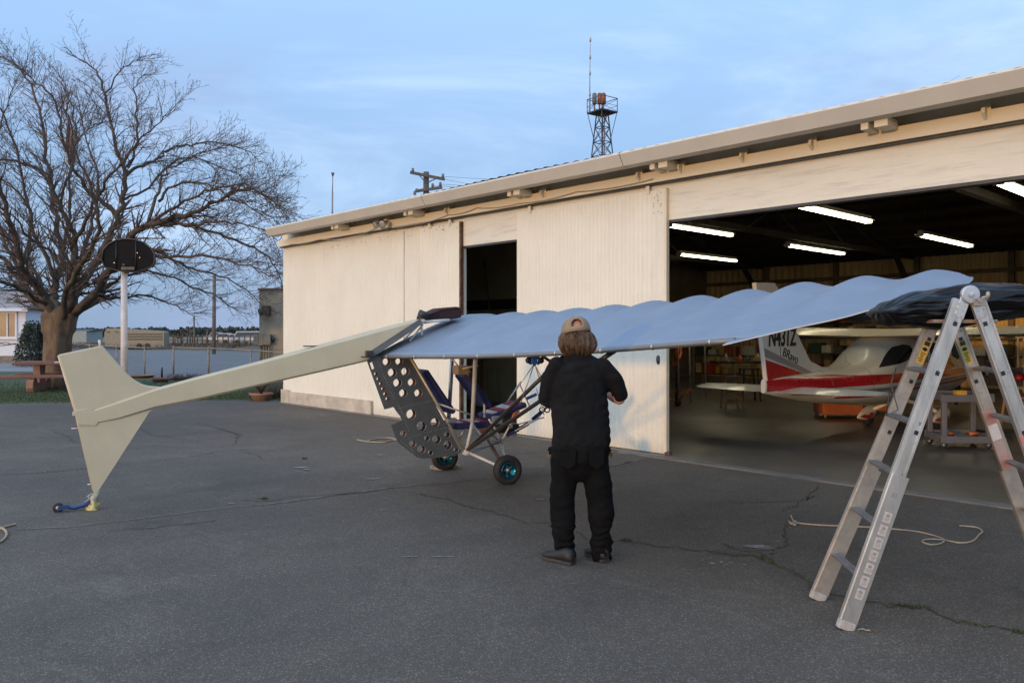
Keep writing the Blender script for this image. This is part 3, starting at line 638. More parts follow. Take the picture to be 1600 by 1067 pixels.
for x, nm in ((.12, 'left'), (.46, 'right')):
    t = thing('power_drill', 'orange and black drill at the %s end of the cart bottom shelf' % nm, 'drill', CP(x, .1, .165), 'power tools on the cart')
    b = MB(); b.tube([CP(x-.07, .1, .20), CP(x+.07, .1, .20)], [.03, .026], 10); b.build('drill_body', M_ORG, t)
    b = MB(); b.obox(CP(x+.02, .1, .178), ex*.04, ey*.03, UP*.013); b.build('battery', M_BLK, t); b = MB(); b.tube([CP(x-.11, .1, .20), CP(x-.07, .1, .20)], [.008, .02], 8); b.build('chuck', M_STEEL, t)
# ---- orange wheeled cabinets under the aircraft, stool, benches, racks
M_CAB = mat('orange_board', (.40, .115, .045), .7, var=.15, vscale=3)
def cabinet(x0, x1, base, hgt, label, dep=.5):
    a = G(x0, base); b2 = a+RT*((x1-x0)/FPX*((a-Vector((0, 0, 0))).dot(FW))); h = hgt/FPX*a.dot(FW)
    t = thing('wheeled_cabinet', label, 'cabinet', (a+b2)/2, 'orange cabinets on casters under the aeroplane')
    u = (b2-a)/2; b = MB(); b.obox((a+b2)/2+FW*dep/2+UP*(.09+(h)/2), u, FW*dep/2, UP*h/2); b.build('box', M_CAB, t, bevel=.01)
    b = MB(); b.obox((a+b2)/2-FW*.006+UP*(.09+h/2), u*.96, FW*.005, UP*h*.46); b.build('front_panel', M_CAB, t, bevel=.003)
    for s in (-.9, .9):
        for e in (.03, dep-.03): b = MB(); b.lathe((a+b2)/2+u*s+FW*e+UP*.065, RT, [(0, 0), (0, .042), (.03, .042), (.03, 0)], 12); b.build('caster', mat('brass_caster', (.35, .26, .14), .5, .5), t)
cabinet(1286, 1349, 655, 27, 'orange wheeled cabinet with its end visible left of the wheel fairing')
cabinet(1353, 1388, 649, 24, 'smaller orange wheeled cabinet behind the wheel fairing')
def stool(px, py, h, label, m, w=.16):
    p = G(px, py); t = thing('stool', label, 'stool', p, 'stools and trestles at the back of the hangar')
    b = MB(); b.obox(p+UP*h, RT*w, FW*w, UP*.02); b.build('seat', m, t, bevel=.008)
    for sx in (-1, 1):
        for sy in (-1, 1): b = MB(); b.bar(p+RT*sx*w*1.1+FW*sy*w*1.1+UP*.022, p+RT*sx*w*.8+FW*sy*w*.8+UP*h, .035, .035); b.build('leg', m, t)
    b = MB(); b.bar(p+RT*w+FW*w+UP*h*.4, p-RT*w+FW*w+UP*h*.4, .02, .03); b.bar(p+RT*w-FW*w+UP*h*.4, p-RT*w-FW*w+UP*h*.4, .02, .03); b.build('stretcher', m, t)
M_OAK = mat('stool_timber', (.30, .15, .06), .65, var=.2, vscale=6, stretch=(1, 1, .3))
stool(1453, 652, .58, 'orange brown wooden stool behind the left leg of the cart', M_OAK)
stool(1596, 680, .62, 'wooden stool at the right edge behind the ladder', M_OAK, .2)
stool(1143, 640, .72, 'tall wooden stool left of the aeroplane tail', M_OAK, .17)
stool(1170, 628, .80, 'taller dark stool nearest to the aeroplane tail', M_DARKIN, .2)
M_GALV = mat('galvanised', (.42, .38, .33), .35, .6, var=.1)
def rack(x0, x1, yb, hts, H, name, label, m=None, dep=.5, ydir=True):
    t = thing(name, label, 'rack', ((x0+x1)/2, yb, 0.022), 'storage racks along the hangar rear')
    for x in (x0, x1):
        for y in (yb, yb+dep): b = MB(); b.box(x-.02, x+.02, y-.02, y+.02, .022, H); b.build('post', M_GALV, t)
    for z in hts: b = MB(); b.box(x0, x1, yb, yb+dep, z-.02, z+.02); b.build('shelf', m or M_STEEL, t, bevel=.004)
    return t
random.seed(21)
bm_ = [mat('cardboard', (.50, .30, .13), .8, var=.15), M_ORG, mat('red_box', (.42, .06, .03), .6), M_STEEL, mat('tan_box', (.55, .40, .20), .7), mat('white_box', (.5, .48, .42), .6), M_YEL, mat('dark_green', (.03, .06, .04), .5)]
nmz = ['cardboard brown', 'orange', 'red', 'dark grey', 'tan', 'off white', 'yellow', 'dark green']
racks = [(-13.9, -12.5, 20.4, 'left'), (-12.3, -10.9, 20.4, 'second'), (-12.9, -10.9, 24.9, 'third'), (-10.7, -8.7, 24.9, 'fourth'), (-8.5, -6.5, 24.9, 'fifth')]
LV = [(.45, 'bottom'), (1.0, 'middle'), (1.5, 'upper'), (2.0, 'top')]
used = set()
for i, (a, c, y, nm) in enumerate(racks):
    where = ['nearest the open door edge', 'just right of the door edge rack', 'behind the aeroplane tail', 'behind the rear fuselage', 'behind the aeroplane cabin'][i]
    short = ['nearest the door edge', 'second from the door', 'behind the tail', 'behind the rear fuselage', 'behind the cabin'][i]
    rack(a, c, y, [z for z, _ in LV[:3]] if i > 1 else [z for z, _ in LV], 2.3 if i < 2 else 1.9, 'storage_rack', 'metal storage rack full of parts %s' % where)
    for z, lv in (LV if i < 2 else LV[:3]):
        x = a+.04; k = 0
        while x < c-.25:
            wd = random.uniform(.16, .42); h = random.uniform(.12, .36); mi = random.randrange(len(bm_)); x2 = min(x+wd, c-.03)
            pos = ['left end', 'second from the left', 'middle', 'right of the middle', 'fifth place', 'right end', 'far right end', 'last place'][k]
            crate('storage_box', ((x+x2)/2, y+.22, z+.021), ((x2-x)/2-.01, 0, 0), (0, random.uniform(.14, .21), 0), h, bm_[mi], '%s box, %s, %s shelf, rack %s' % (nmz[mi], pos, lv, short), 'box', 'boxes on the storage racks')
            x = x2+random.uniform(.02, .12); k += 1
lr = thing('lumber_rack', 'high rack of dark boards and scrap on the rear wall above the aeroplane wing', 'rack', (-11.7, 25.2, 2.0), 'storage racks along the hangar rear')
for x_ in (-13.1, -11.7, -10.3): b = MB(); b.box(x_-.03, x_+.03, 24.9, 26.3, 1.93, 1.99); b.build('bracket', M_STEEL, lr)
for k in range(16):
    x0_ = -13.4+random.uniform(0, .8); w_ = random.uniform(.8, 2.6); b = MB(); y_ = 24.95+random.uniform(0, 1.0); z_ = 1.99+.055*(k//3)+random.uniform(0, .02); b.bar((x0_, y_, z_), (min(-9.9, x0_+w_), y_+random.uniform(-.1, .1), z_+random.uniform(-.02, .05)), .09, .035); b.build('board', mat(('board_brown', 'board_red', 'board_dark')[k % 3], ((.20, .11, .05), (.22, .05, .03), (.08, .06, .04))[k % 3], .8), lr)
# ladders and long poles leaning by the rack at the door edge
for px, yb, h in ((1061, 620, 2.2), (1079, 630, 2.4), (1103, 622, 2.4)):
    p = G(px, yb); b = MB(); b.tube([p+UP*.022, p+UP*h+FW*.25], .022, 8)
    for k in range(8): b.tube([p+UP*(.3+.25*k)+FW*.03*k-RT*.03, p+UP*(.3+.25*k)+FW*.03*k+RT*.03], .012, 5)
    b.build('steel_pole', M_GALV, label={1061: 'bright steel pole closest to the open door edge', 1079: 'bright steel pole between the other two by the rack', 1103: 'bright steel pole farthest right by the rack'}[px], cat='pole', group='poles standing by the rack')
p = G(1052, 636); t = thing('hand_truck', 'orange hand truck lying inside by the open door edge', 'hand truck', p)
b = MB()
for s in (-.14, .14): b.tube([p+RT*(s-.1)+UP*.06, p+RT*(s+.25)+UP*.42], .02, 8)
for k in (.2, .5, .8): b.tube([p+RT*(-.24+.35*k)+UP*(.06+.36*k), p+RT*(.04+.35*k)+UP*(.06+.36*k)], .014, 6)
b.build('frame', M_ORG, t)
for s in (-.2, .1): b = MB(); b.lathe(p+RT*s+UP*.1, FW, [(0, 0), (0, .078), (.04, .078), (.04, 0)], 16); b.build('wheel', M_BLK, t)
for i, (px, py) in enumerate(((1060, 548), (1054, 562))):
    p = P(px, py, 17.5+i*.2); b = MB(); b.tube([p+UP*.0+Vector((math.cos(a)*.06*RT.x, math.cos(a)*.06*RT.y, math.sin(a)*(.17-.05*i))) for a in [k*math.pi/8 for k in range(17)]], .03, 6)
    b.build('hose_coil', M_ORG, label=('upper' if i == 0 else 'lower')+' orange hose coil hanging inside the open door edge', cat='hose', group='orange hose coils')
t = thing('hose_hook', 'dark steel stand that carries the orange hose coils', 'stand', P(1057, 628, 17.8).xy.to_3d()); b = MB(); q = P(1057, 545, 17.8); b.tube([q.xy.to_3d()+UP*.02, q+UP*.25], .03, 8); b.build('post', M_STEEL, t); b = MB(); b.tube([q+UP*.2, q+UP*.16-FW*.35], .012, 6); b.build('hook', M_STEEL, t)
# workbench between rack and aircraft tail
a = G(1122, 624); t = thing('workbench', 'dark workbench with clutter left of the aeroplane tail', 'workbench', a)
b = MB(); b.obox(a+RT*.7+FW*.3+UP*.92, RT*.75, FW*.32, UP*.03); b.build('bench_top', M_DARKIN, t)
for s in (0, 1.4):
    for e in (0, .6): b = MB(); b.bar(a+RT*s+FW*e+UP*.022, a+RT*s+FW*e+UP*.89, .07, .07); b.build('leg', M_STEEL, t)
for k, (s, h, r, m, nm) in enumerate(((.25, .22, .035, bm_[5], 'white'), (.6, .16, .06, M_ORG, 'orange brown'), (.8, .14, .05, bm_[7], 'dark green'), (1.05, .20, .07, bm_[4], 'tan'))):
    b = MB(); b.lathe(a+RT*s+FW*.2+UP*.951, UP, [(0, 0), (0, r), (h*.7, r), (h*.8, r*.5), (h, r*.45), (h, 0)], 14); b.build('bottle', m, label='%s bottle standing on the dark workbench' % nm, cat='bottle', group='bottles on the workbench')
# red engine and dark propeller blade at the right of the doorway
p = P(1593, 590, 12.5); t = thing('engine_stand', 'dark engine stand with red spinner and black propeller behind the ladder', 'engine', p.xy.to_3d())
b = MB(); b.ell(p, .07, .10, .07); b.build('spinner', mat('dull_red', (.22, .012, .014), .45), t)
b = MB(); b.prism([p+RT*-.05+UP*.02, p+RT*-.5+UP*.17, p+RT*-.55+UP*.22, p+RT*-.5+UP*.25, p+UP*.10], FW*.03); b.prism([p+RT*.05, p+RT*.8-UP*.1, p+RT*.8-UP*.02, p+UP*.08], FW*.03); b.build('propeller', M_BLK, t)
b = MB(); b.bar(p+FW*.3, p.xy.to_3d()+FW*.3+UP*.03, .09, .09); b.obox(p.xy.to_3d()+FW*.3+UP*.05, RT*.35, FW*.3, UP*.03); b.obox(p+FW*.35, RT*.16, FW*.2, UP*.15); b.build('stand', M_STEEL, t)
# broom leaning against the partition behind the small doorway
b0 = onY(782, 500, 12.45); b1 = onY(757, 410, 12.5); t = thing('pole_hook', 'long thin pole leaning inside the small doorway', 'pole', Vector((b0.x+.4, 12.3, .022)))
b = MB(); b.tube([Vector((b0.x+.5, 12.0, .03)), b1], .016, 6); b.build('shaft', mat('pole_grey', (.2, .19, .16), .5), t); b = MB(); b.tube([b1-UP*.12, b1+UP*.04], [.03, .015], 8); b.build('head', M_STEEL, t)
# ================================================================ ULTRALIGHT GLIDER BEING ASSEMBLED
HD = Vector((.287, .958, 0)).normalized(); HN = Vector((.958, -.287, 0)).normalized(); U0 = Vector((-7.0, 5.9, 0))
def AX(px, py, off=0.0): return onPl(px, py, U0+HN*off, HN)
M_CREAM = mat('cream_fibreglass', (.51, .455, .315), .42, var=.05, vscale=3.5, bump=.12, bscale=5)
M_TAPE = mat('white_tape', (.58, .55, .47), .6)
M_ALB = mat('black_sheet_metal', (.12, .122, .12), .42, .3, var=.12, vscale=8)
M_WTUBE = mat('white_painted_tube', (.62, .60, .56), .4, var=.05)
M_GTUBE = mat('aluminium_tube', (.42, .42, .42), .38, .75, var=.08)
M_DTUBE = mat('dark_strut_tube', (.06, .055, .055), .35, .4)
M_FAB = mat('pale_blue_dacron', (.200, .258, .340), .5, var=.05, vscale=2.2, spec=.25, bump=.25, bscale=3.5)
M_BLUE = mat('navy_canvas', (.022, .026, .11), .8, var=.15, vscale=20)
M_REDF = mat('red_canvas', (.30, .025, .04), .8); M_WHF = mat('white_canvas', (.60, .58, .58), .8)
M_ANOD = mat('blue_anodised', (.03, .12, .30), .25, .7); M_TEAL = mat('teal_anodised', (.02, .22, .26), .22, .8, col2=(.01, .10, .16), vscale=18)
M_RUB = mat('black_rubber', (.022, .021, .020), .75, var=.2, vscale=20)
ul = thing('ultralight_glider', 'ultralight glider with cream tail boom, black perforated side plates and pale blue scalloped wing', 'glider', (-7.0, 5.9, 0))
# --- tail: fin above, fin below, boom
T = .03
def AXL(pts, off=0.0): return [AX(x, y, off) for x, y in pts]
def curve(pts, n=6):
    o = []
    for i in range(len(pts)-1):
        p0, p1, p2, p3 = [Vector((*pts[max(0, min(len(pts)-1, j))], 0)) for j in (i-1, i, i+1, i+2)]
        for k in range(n): v = catm(p0, p1, p2, p3, k/n); o.append((v.x, v.y))
    return o+[tuple(pts[-1])]
up_out = [(91, 554), (158, 540)]+curve([(162, 542), (188, 572), (206, 590), (226, 601), (252, 604)])+[(252, 622), (125, 648), (119, 645), (112, 620)]
dn_out = [(119, 643), (252, 622), (250, 634)]+curve([(243, 637), (234, 642), (226, 654), (200, 694), (156, 762), (152, 767)])+[(146, 767), (132, 708)]
def leaf(name, pts, off0, th, m):
    a = AXL(pts, off0-th/2); b = MB(); b.prism(a, HN*th); return b.build(name, m, ul, bevel=.012)
leaf('upper_fin', up_out, 0, .05, M_CREAM); leaf('lower_fin', dn_out, 0, .05, M_CREAM)
# boom: tapered rectangular box, four rails given by pixel on planes at +-w
secs = [((118, 647), (124, 668), .030), ((180, 628), (186, 655), .042), ((245, 606), (243, 637), .05), ((300, 591), (300, 626), .058), ((400, 566), (400, 603), .085), ((500, 539), (500, 580), .125), ((568, 521), (568, 564), .15), ((578, 518), (578, 556), .155), ((655, 499), (657, 503), .17)]
def boomrings(secs):
    R = []
    for t, b_, w_ in secs:
        a, c = AX(*t), AX(*b_); r = []; hz = (a-c).length; k = min(.25*hz, .02); ud = (a-c).normalized()
        for s, q in ((1, c), (1, a), (-1, a), (-1, c)):
            first = (q is c) == (s == 1)
            v1 = (q+HN*s*(w_-k), q+HN*s*w_+(ud*k if q is c else -ud*k))
            r += list(v1 if (s == 1) == (q is c) else v1[::-1])
        R.append(r)
    return R
mb = MB(); R = boomrings(secs)
mid = []
for i in range(len(R)-1): mid += [[R[i][j].lerp(R[i+1][j], k/3) for j in range(8)] for k in range(3)]
mb.loft(mid+[R[-1]], smooth=False); bo = mb.build('tail_boom', M_CREAM, ul)
# carbon edge cap where the boom ends in the pod
b = MB(); q = [AX(656, 498, .175), AX(578, 549, .16), AX(577, 560, .16), AX(590, 553, .17), AX(660, 506, .18)]
b.prism(q, HN*.01); b.prism([AX(x, y, -.17) for x, y in ((656, 499), (578, 550), (577, 560), (660, 506))], HN*-.01); b.build('boom_end_frame', M_ALB, ul)
b = MB(); c = AX(577, 553, .19); b.obox(c, HD*.035, HN*.03, UP*.035); b.tube([c-HD*.09-UP*.03, c+HD*.05-UP*.03], .008, 6); b.tube([c+HN*.03, c+HN*.05], .02, 8); b.build('wing_root_fitting', M_STEEL, ul)
b = MB(); c = AX(485, 541.5, .0); b.obox(c+UP*.004, HD*.07, HN*.03, UP*.006); b.build('boom_slot', M_BLK, ul)
b = MB(); e = AXL([(92, 555), (119, 645), (146, 765)]); b.tube(e, .014, 8); b.build('hinge_edge', mat('lit_edge_cream', (.60, .48, .34), .5), ul)  # sunlit look of the left edge painted in as a warmer, lighter cream
b = MB(); b.prism([AX(x, y, .026) for x, y in ((116, 642), (136, 638), (152, 642), (156, 655), (150, 665), (122, 664))], HN*.008); b.obox(AX(119, 646, .0), HD*.03, HN*.032, UP*.018); b.build('boom_end_patch', M_CREAM, ul, bevel=.006)
for q in ((94, 566), (120, 669), (145, 756)): b = MB(); b.tube([AX(*q)-HD*.045, AX(*q)+HD*.03], .005, 5); b.build('hinge_pin', M_WTUBE, ul)
b = MB(); b.tube([AX(157, 542), AX(155, 531)], .012, 6); b.build('tip_peg', M_WTUBE, ul)
# tape-wrapped tail post with rag, blue caster fork and small wheel
b = MB(); random.seed(3)
b.tube([AX(150, 764), AX(152, 771), AX(147, 778), AX(145, 788)], [.025, .03, .034, .032], 10)
for _ in range(26): p = AX(random.uniform(140, 152), random.uniform(770, 790)); a = random.uniform(0, 6.28); b.tube([p, p+RT*math.cos(a)*.05+UP*math.sin(a)*.04+FW*random.uniform(-.03, .03)], [.012, .003], 5)
b.build('tape_wrap', mat('grubby_tape', (.42, .42, .33), .7, var=.2, vscale=30), ul)
b = MB()
rows = []
for i in range(9):
    t = i/8; py = 781+t*17; wpx = 5+t*7+2*math.sin(i*2.2); r = []
    for j in range(13):
        a = math.pi*2*j/12; px = 147+math.cos(a)*wpx*.8-(t**3)*6*(1 if math.cos(a) < 0 else .2); p = AX(px, min(py, 797)); r.append(p+HN*math.sin(a)*.045*(1+t*.6)+RT*(random.gauss(0, .005)+.022*math.sin(a*3+t*4)*t)+UP*(random.gauss(0, .004)+(.015*math.sin(a*4+1) if 0 < i < 8 else 0)))
    rows.append(r)
b.grid(rows); b.build('yellow_rag', mat('yellow_rag', (.62, .50, .20), .85, var=.12, vscale=14), ul)
b = MB(); pts = [AX(x, y) for x, y in ((142, 783), (130, 789), (116, 793), (104, 792), (95, 795), (91, 798))]; b.tube(pts, [.022, .022, .02, .018, .016, .014], 10)
b.obox(AX(99, 792), HD*.04, HN*.03, UP*.02); b.build('caster_fork', mat('blue_enamel', (.03, .06, .17), .4), ul, )
cw = AX(91, 798); cw.z = .047
b = MB(); b.lathe(cw-HN*.015, HN, [(0, .022), (0, .04), (.006, .046), (.024, .046), (.03, .04), (.03, .022)], 22); tw = b.build('tail_wheel', M_RUB, ul)
b = MB(); b.lathe(cw-HN*.017, HN, [(0, 0), (0, .012), (.004, .022), (.030, .022), (.034, .012), (.034, 0)], 16); b.build('rim', M_GTUBE, tw)
# --- perforated side plates
zo = (560, 540, .1688)
def Z8(x, y): return (zo[0]+x*zo[2], zo[1]+y*zo[2])
outl = [(60, 100), (72, 125), (240, 590), (325, 568), (345, 600), (388, 655), (405, 690), (300, 735), (350, 860), (370, 900), (540, 1030), (600, 1045), (900, 1018), (950, 985), (480, 118), (462, 90)]
big = [(262,148,42),(378,145,40),(312,250,44),(435,240,43),(362,345,44),(495,340,42),(415,440,42),(555,440,42),(488,635,50),(585,745,47),(710,710,45),(415,815,30),(505,908,33),(585,960,40),(667,990,25),(635,858,27),(725,868,42),(822,825,30),(828,920,42),(905,965,25),(163,262,20),(187,308,20),(209,353,20),(229,400,20),(250,448,21),(270,493,21)]
def side_plate(off, m, hoff=None):
    org = U0+HN*off; inv = lambda p: ((p-org).dot(HD), p.z); off_ = off if hoff is None else hoff
    o2 = [inv(AX(*Z8(*q), off)) for q in outl]; hs = []
    for x, y, r in big:
        c = inv(AX(*Z8(x, y), off_)); rr = r*zo[2]/FPX*(AX(*Z8(x, y), off_).xy.to_3d().dot(FW))*.93
        hs.append([(c[0]+rr*math.cos(a), c[1]+rr*math.sin(a)) for a in [2*math.pi*k/22 for k in range(22)]])
    c1, c2 = inv(AX(*Z8(115, 160), off)), inv(AX(*Z8(133, 212), off))
    hs.append([(c1[0]-.012, c1[1]), (c1[0]+.014, c1[1]+.01), (c2[0]+.014, c2[1]), (c2[0]-.01, c2[1]-.01)])
    pl_ = plate('side_plate', o2, hs, HD, UP, org, .003, m, ul)
    for h in hs[:20]:          # rolled flange round each big hole
        b = MB(); q = [org+HD*u+UP*v for u, v in h]; b.tube(q+[q[0]], .0035, 5, cap=False); b.build('hole_flange', M_GTUBE, pl_)
    return pl_, None, inv, org
PO = .10
p1, _, inv, org = side_plate(PO, M_ALB)
b = MB()
def rivets(a, c, n):
    A_, C_ = AX(*Z8(*a), PO), AX(*Z8(*c), PO)
    for i in range(n): b.ell(A_.lerp(C_, i/(n-1))+HN*.003, .0045, .0045, .0045, 6, 4)
for a, c, n in (((200, 200), (330, 495), 16), ((350, 515), (470, 790), 14), ((370, 580), (690, 505), 16), ((470, 850), (860, 740), 20), ((390, 880), (560, 1020), 12), ((180, 150), (330, 440), 12), ((480, 860), (500, 1000), 7), ((380, 560), (430, 660), 8)): rivets(a, c, n)
b.build('rivets', M_GTUBE, p1)
p2, *_ = side_plate(.0, mat('brown_primer', (.20, .085, .04), .6, var=.15), PO)
b = MB()   # webs between the plates (the pod is a shallow box)
for a, c in (((360, 520), (680, 500)), ((440, 760), (860, 720))):
    b = MB(); b.add([AX(*Z8(*a), PO-.002), AX(*Z8(*c), PO-.002), AX(*Z8(*c), PO-.002)-HN*.095, AX(*Z8(*a), PO-.002)-HN*.095], [(0, 1, 2, 3)]); b.build('web_panel', M_ALB, ul, solid=.003, recalc=False)
# --- frame tubes
def tb(name, pts, r, m, n=8, parent=None):
    q = [AX(*p) if len(p) == 3 else AX(*p, 0) for p in pts]; b = MB(); b.tube(q, r, n); return b.build(name, m, parent or ul)
tb('front_edge_tube', [(640, 556, PO+.01), (727, 707, PO+.01)], .017, mat('bare_edge_tube', (.50, .42, .32), .4, .2))
for q, r, m in (([(701, 655, -.3), (707, 553, -.3)], .024, M_GTUBE), ([(738, 661, .15), (743, 555, .15)], .024, M_WTUBE), ([(729, 704, .12), (738, 661, .15)], .020, M_WTUBE), ([(683, 630, .1), (739, 649, .1)], .010, M_WTUBE),
  ([(660, 503, .1), (702, 500, .1)], .016, M_WTUBE), ([(659, 505, .1), (659, 523, .1)], .014, M_WTUBE), ([(657, 505, .12), (632, 530, .12)], .010, M_WTUBE), ([(661, 507, .08), (640, 533, .08)], .010, M_WTUBE),
  ([(729, 704, .1), (752, 682, .0), (765, 662, -.1)], .012, M_GTUBE), ([(738, 662, .12), (756, 686, .05), (783, 690, 0)], .012, M_WTUBE), ([(735, 707, .1), (783, 689, 0)], .013, M_GTUBE), ([(736, 702, -.1), (783, 691, -.3)], .012, M_WTUBE),
  ([(783, 690, 0), (796, 666, 0), (812, 632, 0)], .012, M_WTUBE), ([(783, 690, 0), (775, 672, .05), (764, 655, .1)], .012, M_WTUBE), ([(718, 686, 0), (730, 660, 0)], .010, M_GTUBE), ([(752, 668, -.1), (783, 690, -.1)], .010, M_GTUBE),
  ([(757, 652, 0), (757, 630, 0)], .013, M_WTUBE), ([(783, 685, 0), (838, 655, -.1), (866, 622, -.1)], .014, M_WTUBE), ([(770, 684, -.1), (812, 662, -.1), (850, 652, -.1)], .008, M_WTUBE),
  ([(793, 628, -.2), (814, 596, -.2)], .012, M_WTUBE), ([(812, 600, -.2), (830, 640, -.2)], .008, M_GTUBE), ([(725, 706, -.1), (690, 690, -.2), (705, 655, -.25)], .010, M_WTUBE), ([(742, 664, .1), (728, 690, .05)], .009, M_WTUBE)):
    tb('frame_tube', q, r, m)
b = MB(); k = AX(728, 706, .11); b.obox(k, HD*.03, HN*.05, UP*.03); b.lathe(k+HN*.05, HN, [(0, 0), (0, .02), (.015, .02), (.015, 0)], 10); b.build('keel_joint', M_WTUBE, ul, bevel=.006)
for q in ((783, 689), (797, 666), (765, 664)): b = MB(); c = AX(*q, 0); b.obox(c, HD*.02, HN*.035, UP*.018); b.build('tube_clamp', M_GTUBE, ul, bevel=.004)
# blue foam on nose tubes, hand grip, orange strap
tb('foam_pad', [(790, 681, -.02), (825, 662, -.09)], .024, M_BLUE); tb('foam_pad', [(832, 655, -.1), (846, 643, -.1)], .022, M_BLUE); tb('foam_pad', [(822, 623, -.3), (838, 616, -.3)], .02, mat('blue_foam', (.05, .10, .24), .8))
b = MB()
for c, r in ((AX(847, 640, -.05), .035), (AX(855, 640, -.05), .035)): b.tube([c+HD*math.cos(a)*r+UP*math.sin(a)*r*.9 for a in [2*math.pi*i/16 for i in range(17)]], .008, 6)
b.obox(AX(858, 632, -.05), HD*.03, HN*.02, UP*.045); b.build('brake_grip', M_BLK, ul)
tb('blue_clamp', [(855, 634, -.05), (866, 625, -.05)], .03, M_ANOD)
tb('blue_clamp', [(797, 658, .1), (810, 649, .1)], .025, M_ANOD)
tb('red_strap', [(800, 655, .12), (803, 647, .12), (811, 642, .12)], .016, M_ORG); tb('red_strap', [(752, 676, .05), (756, 669, .05), (764, 668, .05)], .02, M_ORG)
# wing struts
K = AX(729, 704, .12)
for q in (onY(908, 530, 5.9), onY(975, 538, 5.2)):
    b = MB(); b.tube([K, q], [.020, .022], 10); b.build('wing_strut', M_DTUBE, ul)
tb('jury_strut', [(850, 648, .2), (838, 607, .0)], .006, M_GTUBE)
# seats
def seat(back, pan, off, wid, name):
    s0 = MB(); a, c = AX(*back[0], off), AX(*back[1], off); d = (c-a).normalized(); nn = d.cross(HN).normalized()
    s0.obox((a+c)/2, (c-a)/2, HN*wid/2, nn*.03); bk = s0.build('seat_back', M_BLUE, ul, bevel=.02)
    s1 = MB(); a, c = AX(*pan[0], off), AX(*pan[1], off); d = (c-a).normalized(); nn = HN.cross(d).normalized()
    if nn.z < 0: nn = -nn
    s1.obox((a+c)/2, (c-a)/2, HN*wid/2, nn*.035); pn = s1.build('seat_pan', M_BLUE, ul, bevel=.025)
    L = (c-a).length
    for i, (t0, t1, m) in enumerate(((.12, .26, M_WHF), (.30, .44, M_REDF), (.47, .66, M_WHF), (.69, .90, M_REDF))):
        b = MB(); b.obox(a+d*L*(t0+t1)/2+nn*.0365, d*L*(t1-t0)/2, HN*wid*.36, nn*.004); b.build('seat_stripe', m, pn, bevel=.003)
    return bk, pn
seat([(656, 578), (700, 643)], [(700, 664), (762, 660)], -.12, .42, 'rear')
bk, pn = seat([(722, 585), (757, 634)], [(756, 652), (812, 630)], -.12, .40, 'front')
b = MB(); a, c = AX(726, 588, .0), AX(753, 628, .0); d = (c-a).normalized()
for s in (-.03, .03): b.tube([a+HN*(.04+s)+UP*.04, c+HN*(.04+s)+UP*.04], .006, 5)
for t in range(7): q = a.lerp(c, t/6)+HN*.04+UP*.04; b.tube([q-HN*.03, q+HN*.03], .006, 5)
b.build('seat_ladder_strap', mat('khaki_webbing', (.26, .20, .11), .8), bk)
b = MB(); b.obox(AX(720, 578, .0), HD*.07, HN*.09, UP*.05); b.build('head_bracket', mat('plywood', (.36, .25, .14), .6, var=.15, vscale=12), ul, bevel=.01)
tb('head_bar', [(723, 576, .1), (747, 571, .1)], .010, M_WTUBE); tb('head_bar', [(735, 583, .05), (732, 575, .05), (742, 572, .05)], .01, M_WTUBE); tb('head_bar', [(706, 560, -.1), (716, 572, -.05)], .01, M_WTUBE)
# buckles and dark box below the front seat
b = MB(); b.obox(AX(775, 656, .05), HD*.07, HN*.05, UP*.05); b.build('seat_mount', M_GTUBE, ul, bevel=.015); b = MB(); b.obox(AX(705, 657, .1), HD*.06, HN*.03, UP*.03); b.build('seat_mount', M_GTUBE, ul, bevel=.012)
b = MB(); b.obox(AX(790, 668, -.15), HD*.14, HN*.09, UP*.05); b.build('battery_box', M_BLK, ul, bevel=.01)
# parachute bag and tube on top
b = MB(); pts = [(664, 506), (664, 493), (690, 481), (714, 479), (722, 482), (722, 496), (700, 500)]; b.prism(AXL(pts, .06), HN*-.30); bag = b.build('parachute_bag', mat('maroon_black_canvas', (.030, .006, .009), .8, col2=(.010, .008, .009), vscale=5), ul, bevel=.02)
b = MB(); b.tube([AX(655, 489, .10), AX(670, 495, .10)], .040, 14); b.build('parachute_tube', M_BLK, bag)
b = MB(); b.tube(AXL([(666, 494), (690, 484), (718, 481)], .065), .008, 5); b.build('bag_piping', mat('dark_piping', (.08, .008, .012), .8), bag)
# blue pulley cluster hanging from the wing with cables fanning down
pc = P(835, 563, 7.4)
b = MB(); b.obox(pc, RT*.028, FW*.03, UP*.035)
for a in range(8): q = pc+RT*math.cos(a*.785)*.05+UP*math.sin(a*.785)*.036; b.tube([q-FW*.03, q+FW*.03], .017, 8); 
pu = b.build('pulley_cluster', M_ANOD, ul, bevel=.003)
b = MB()
for s in (-.055, .06): b.lathe(pc+RT*s+UP*.0-FW*.03, FW, [(0, 0), (0, .03), (.03, .03), (.03, 0)], 12)
b.build('pulley_wheel', M_BLK, pu)
for q in ((795, 626), (812, 634), (845, 598), (851, 600)):
    b = MB(); b.tube([pc-UP*.03, P(*q, 7.5)], .0045, 5); b.build('control_cable', M_GTUBE, pu)
b = MB(); b.tube([pc+RT*.06+UP*.05, P(862, 566, 7.0)], .014, 8); b.build('control_rod', M_BLK, pu); b = MB(); b.tube([pc+UP*.03, pc+UP*.16+FW*.2], .012, 8); b.build('hanger', M_STEEL, pu)
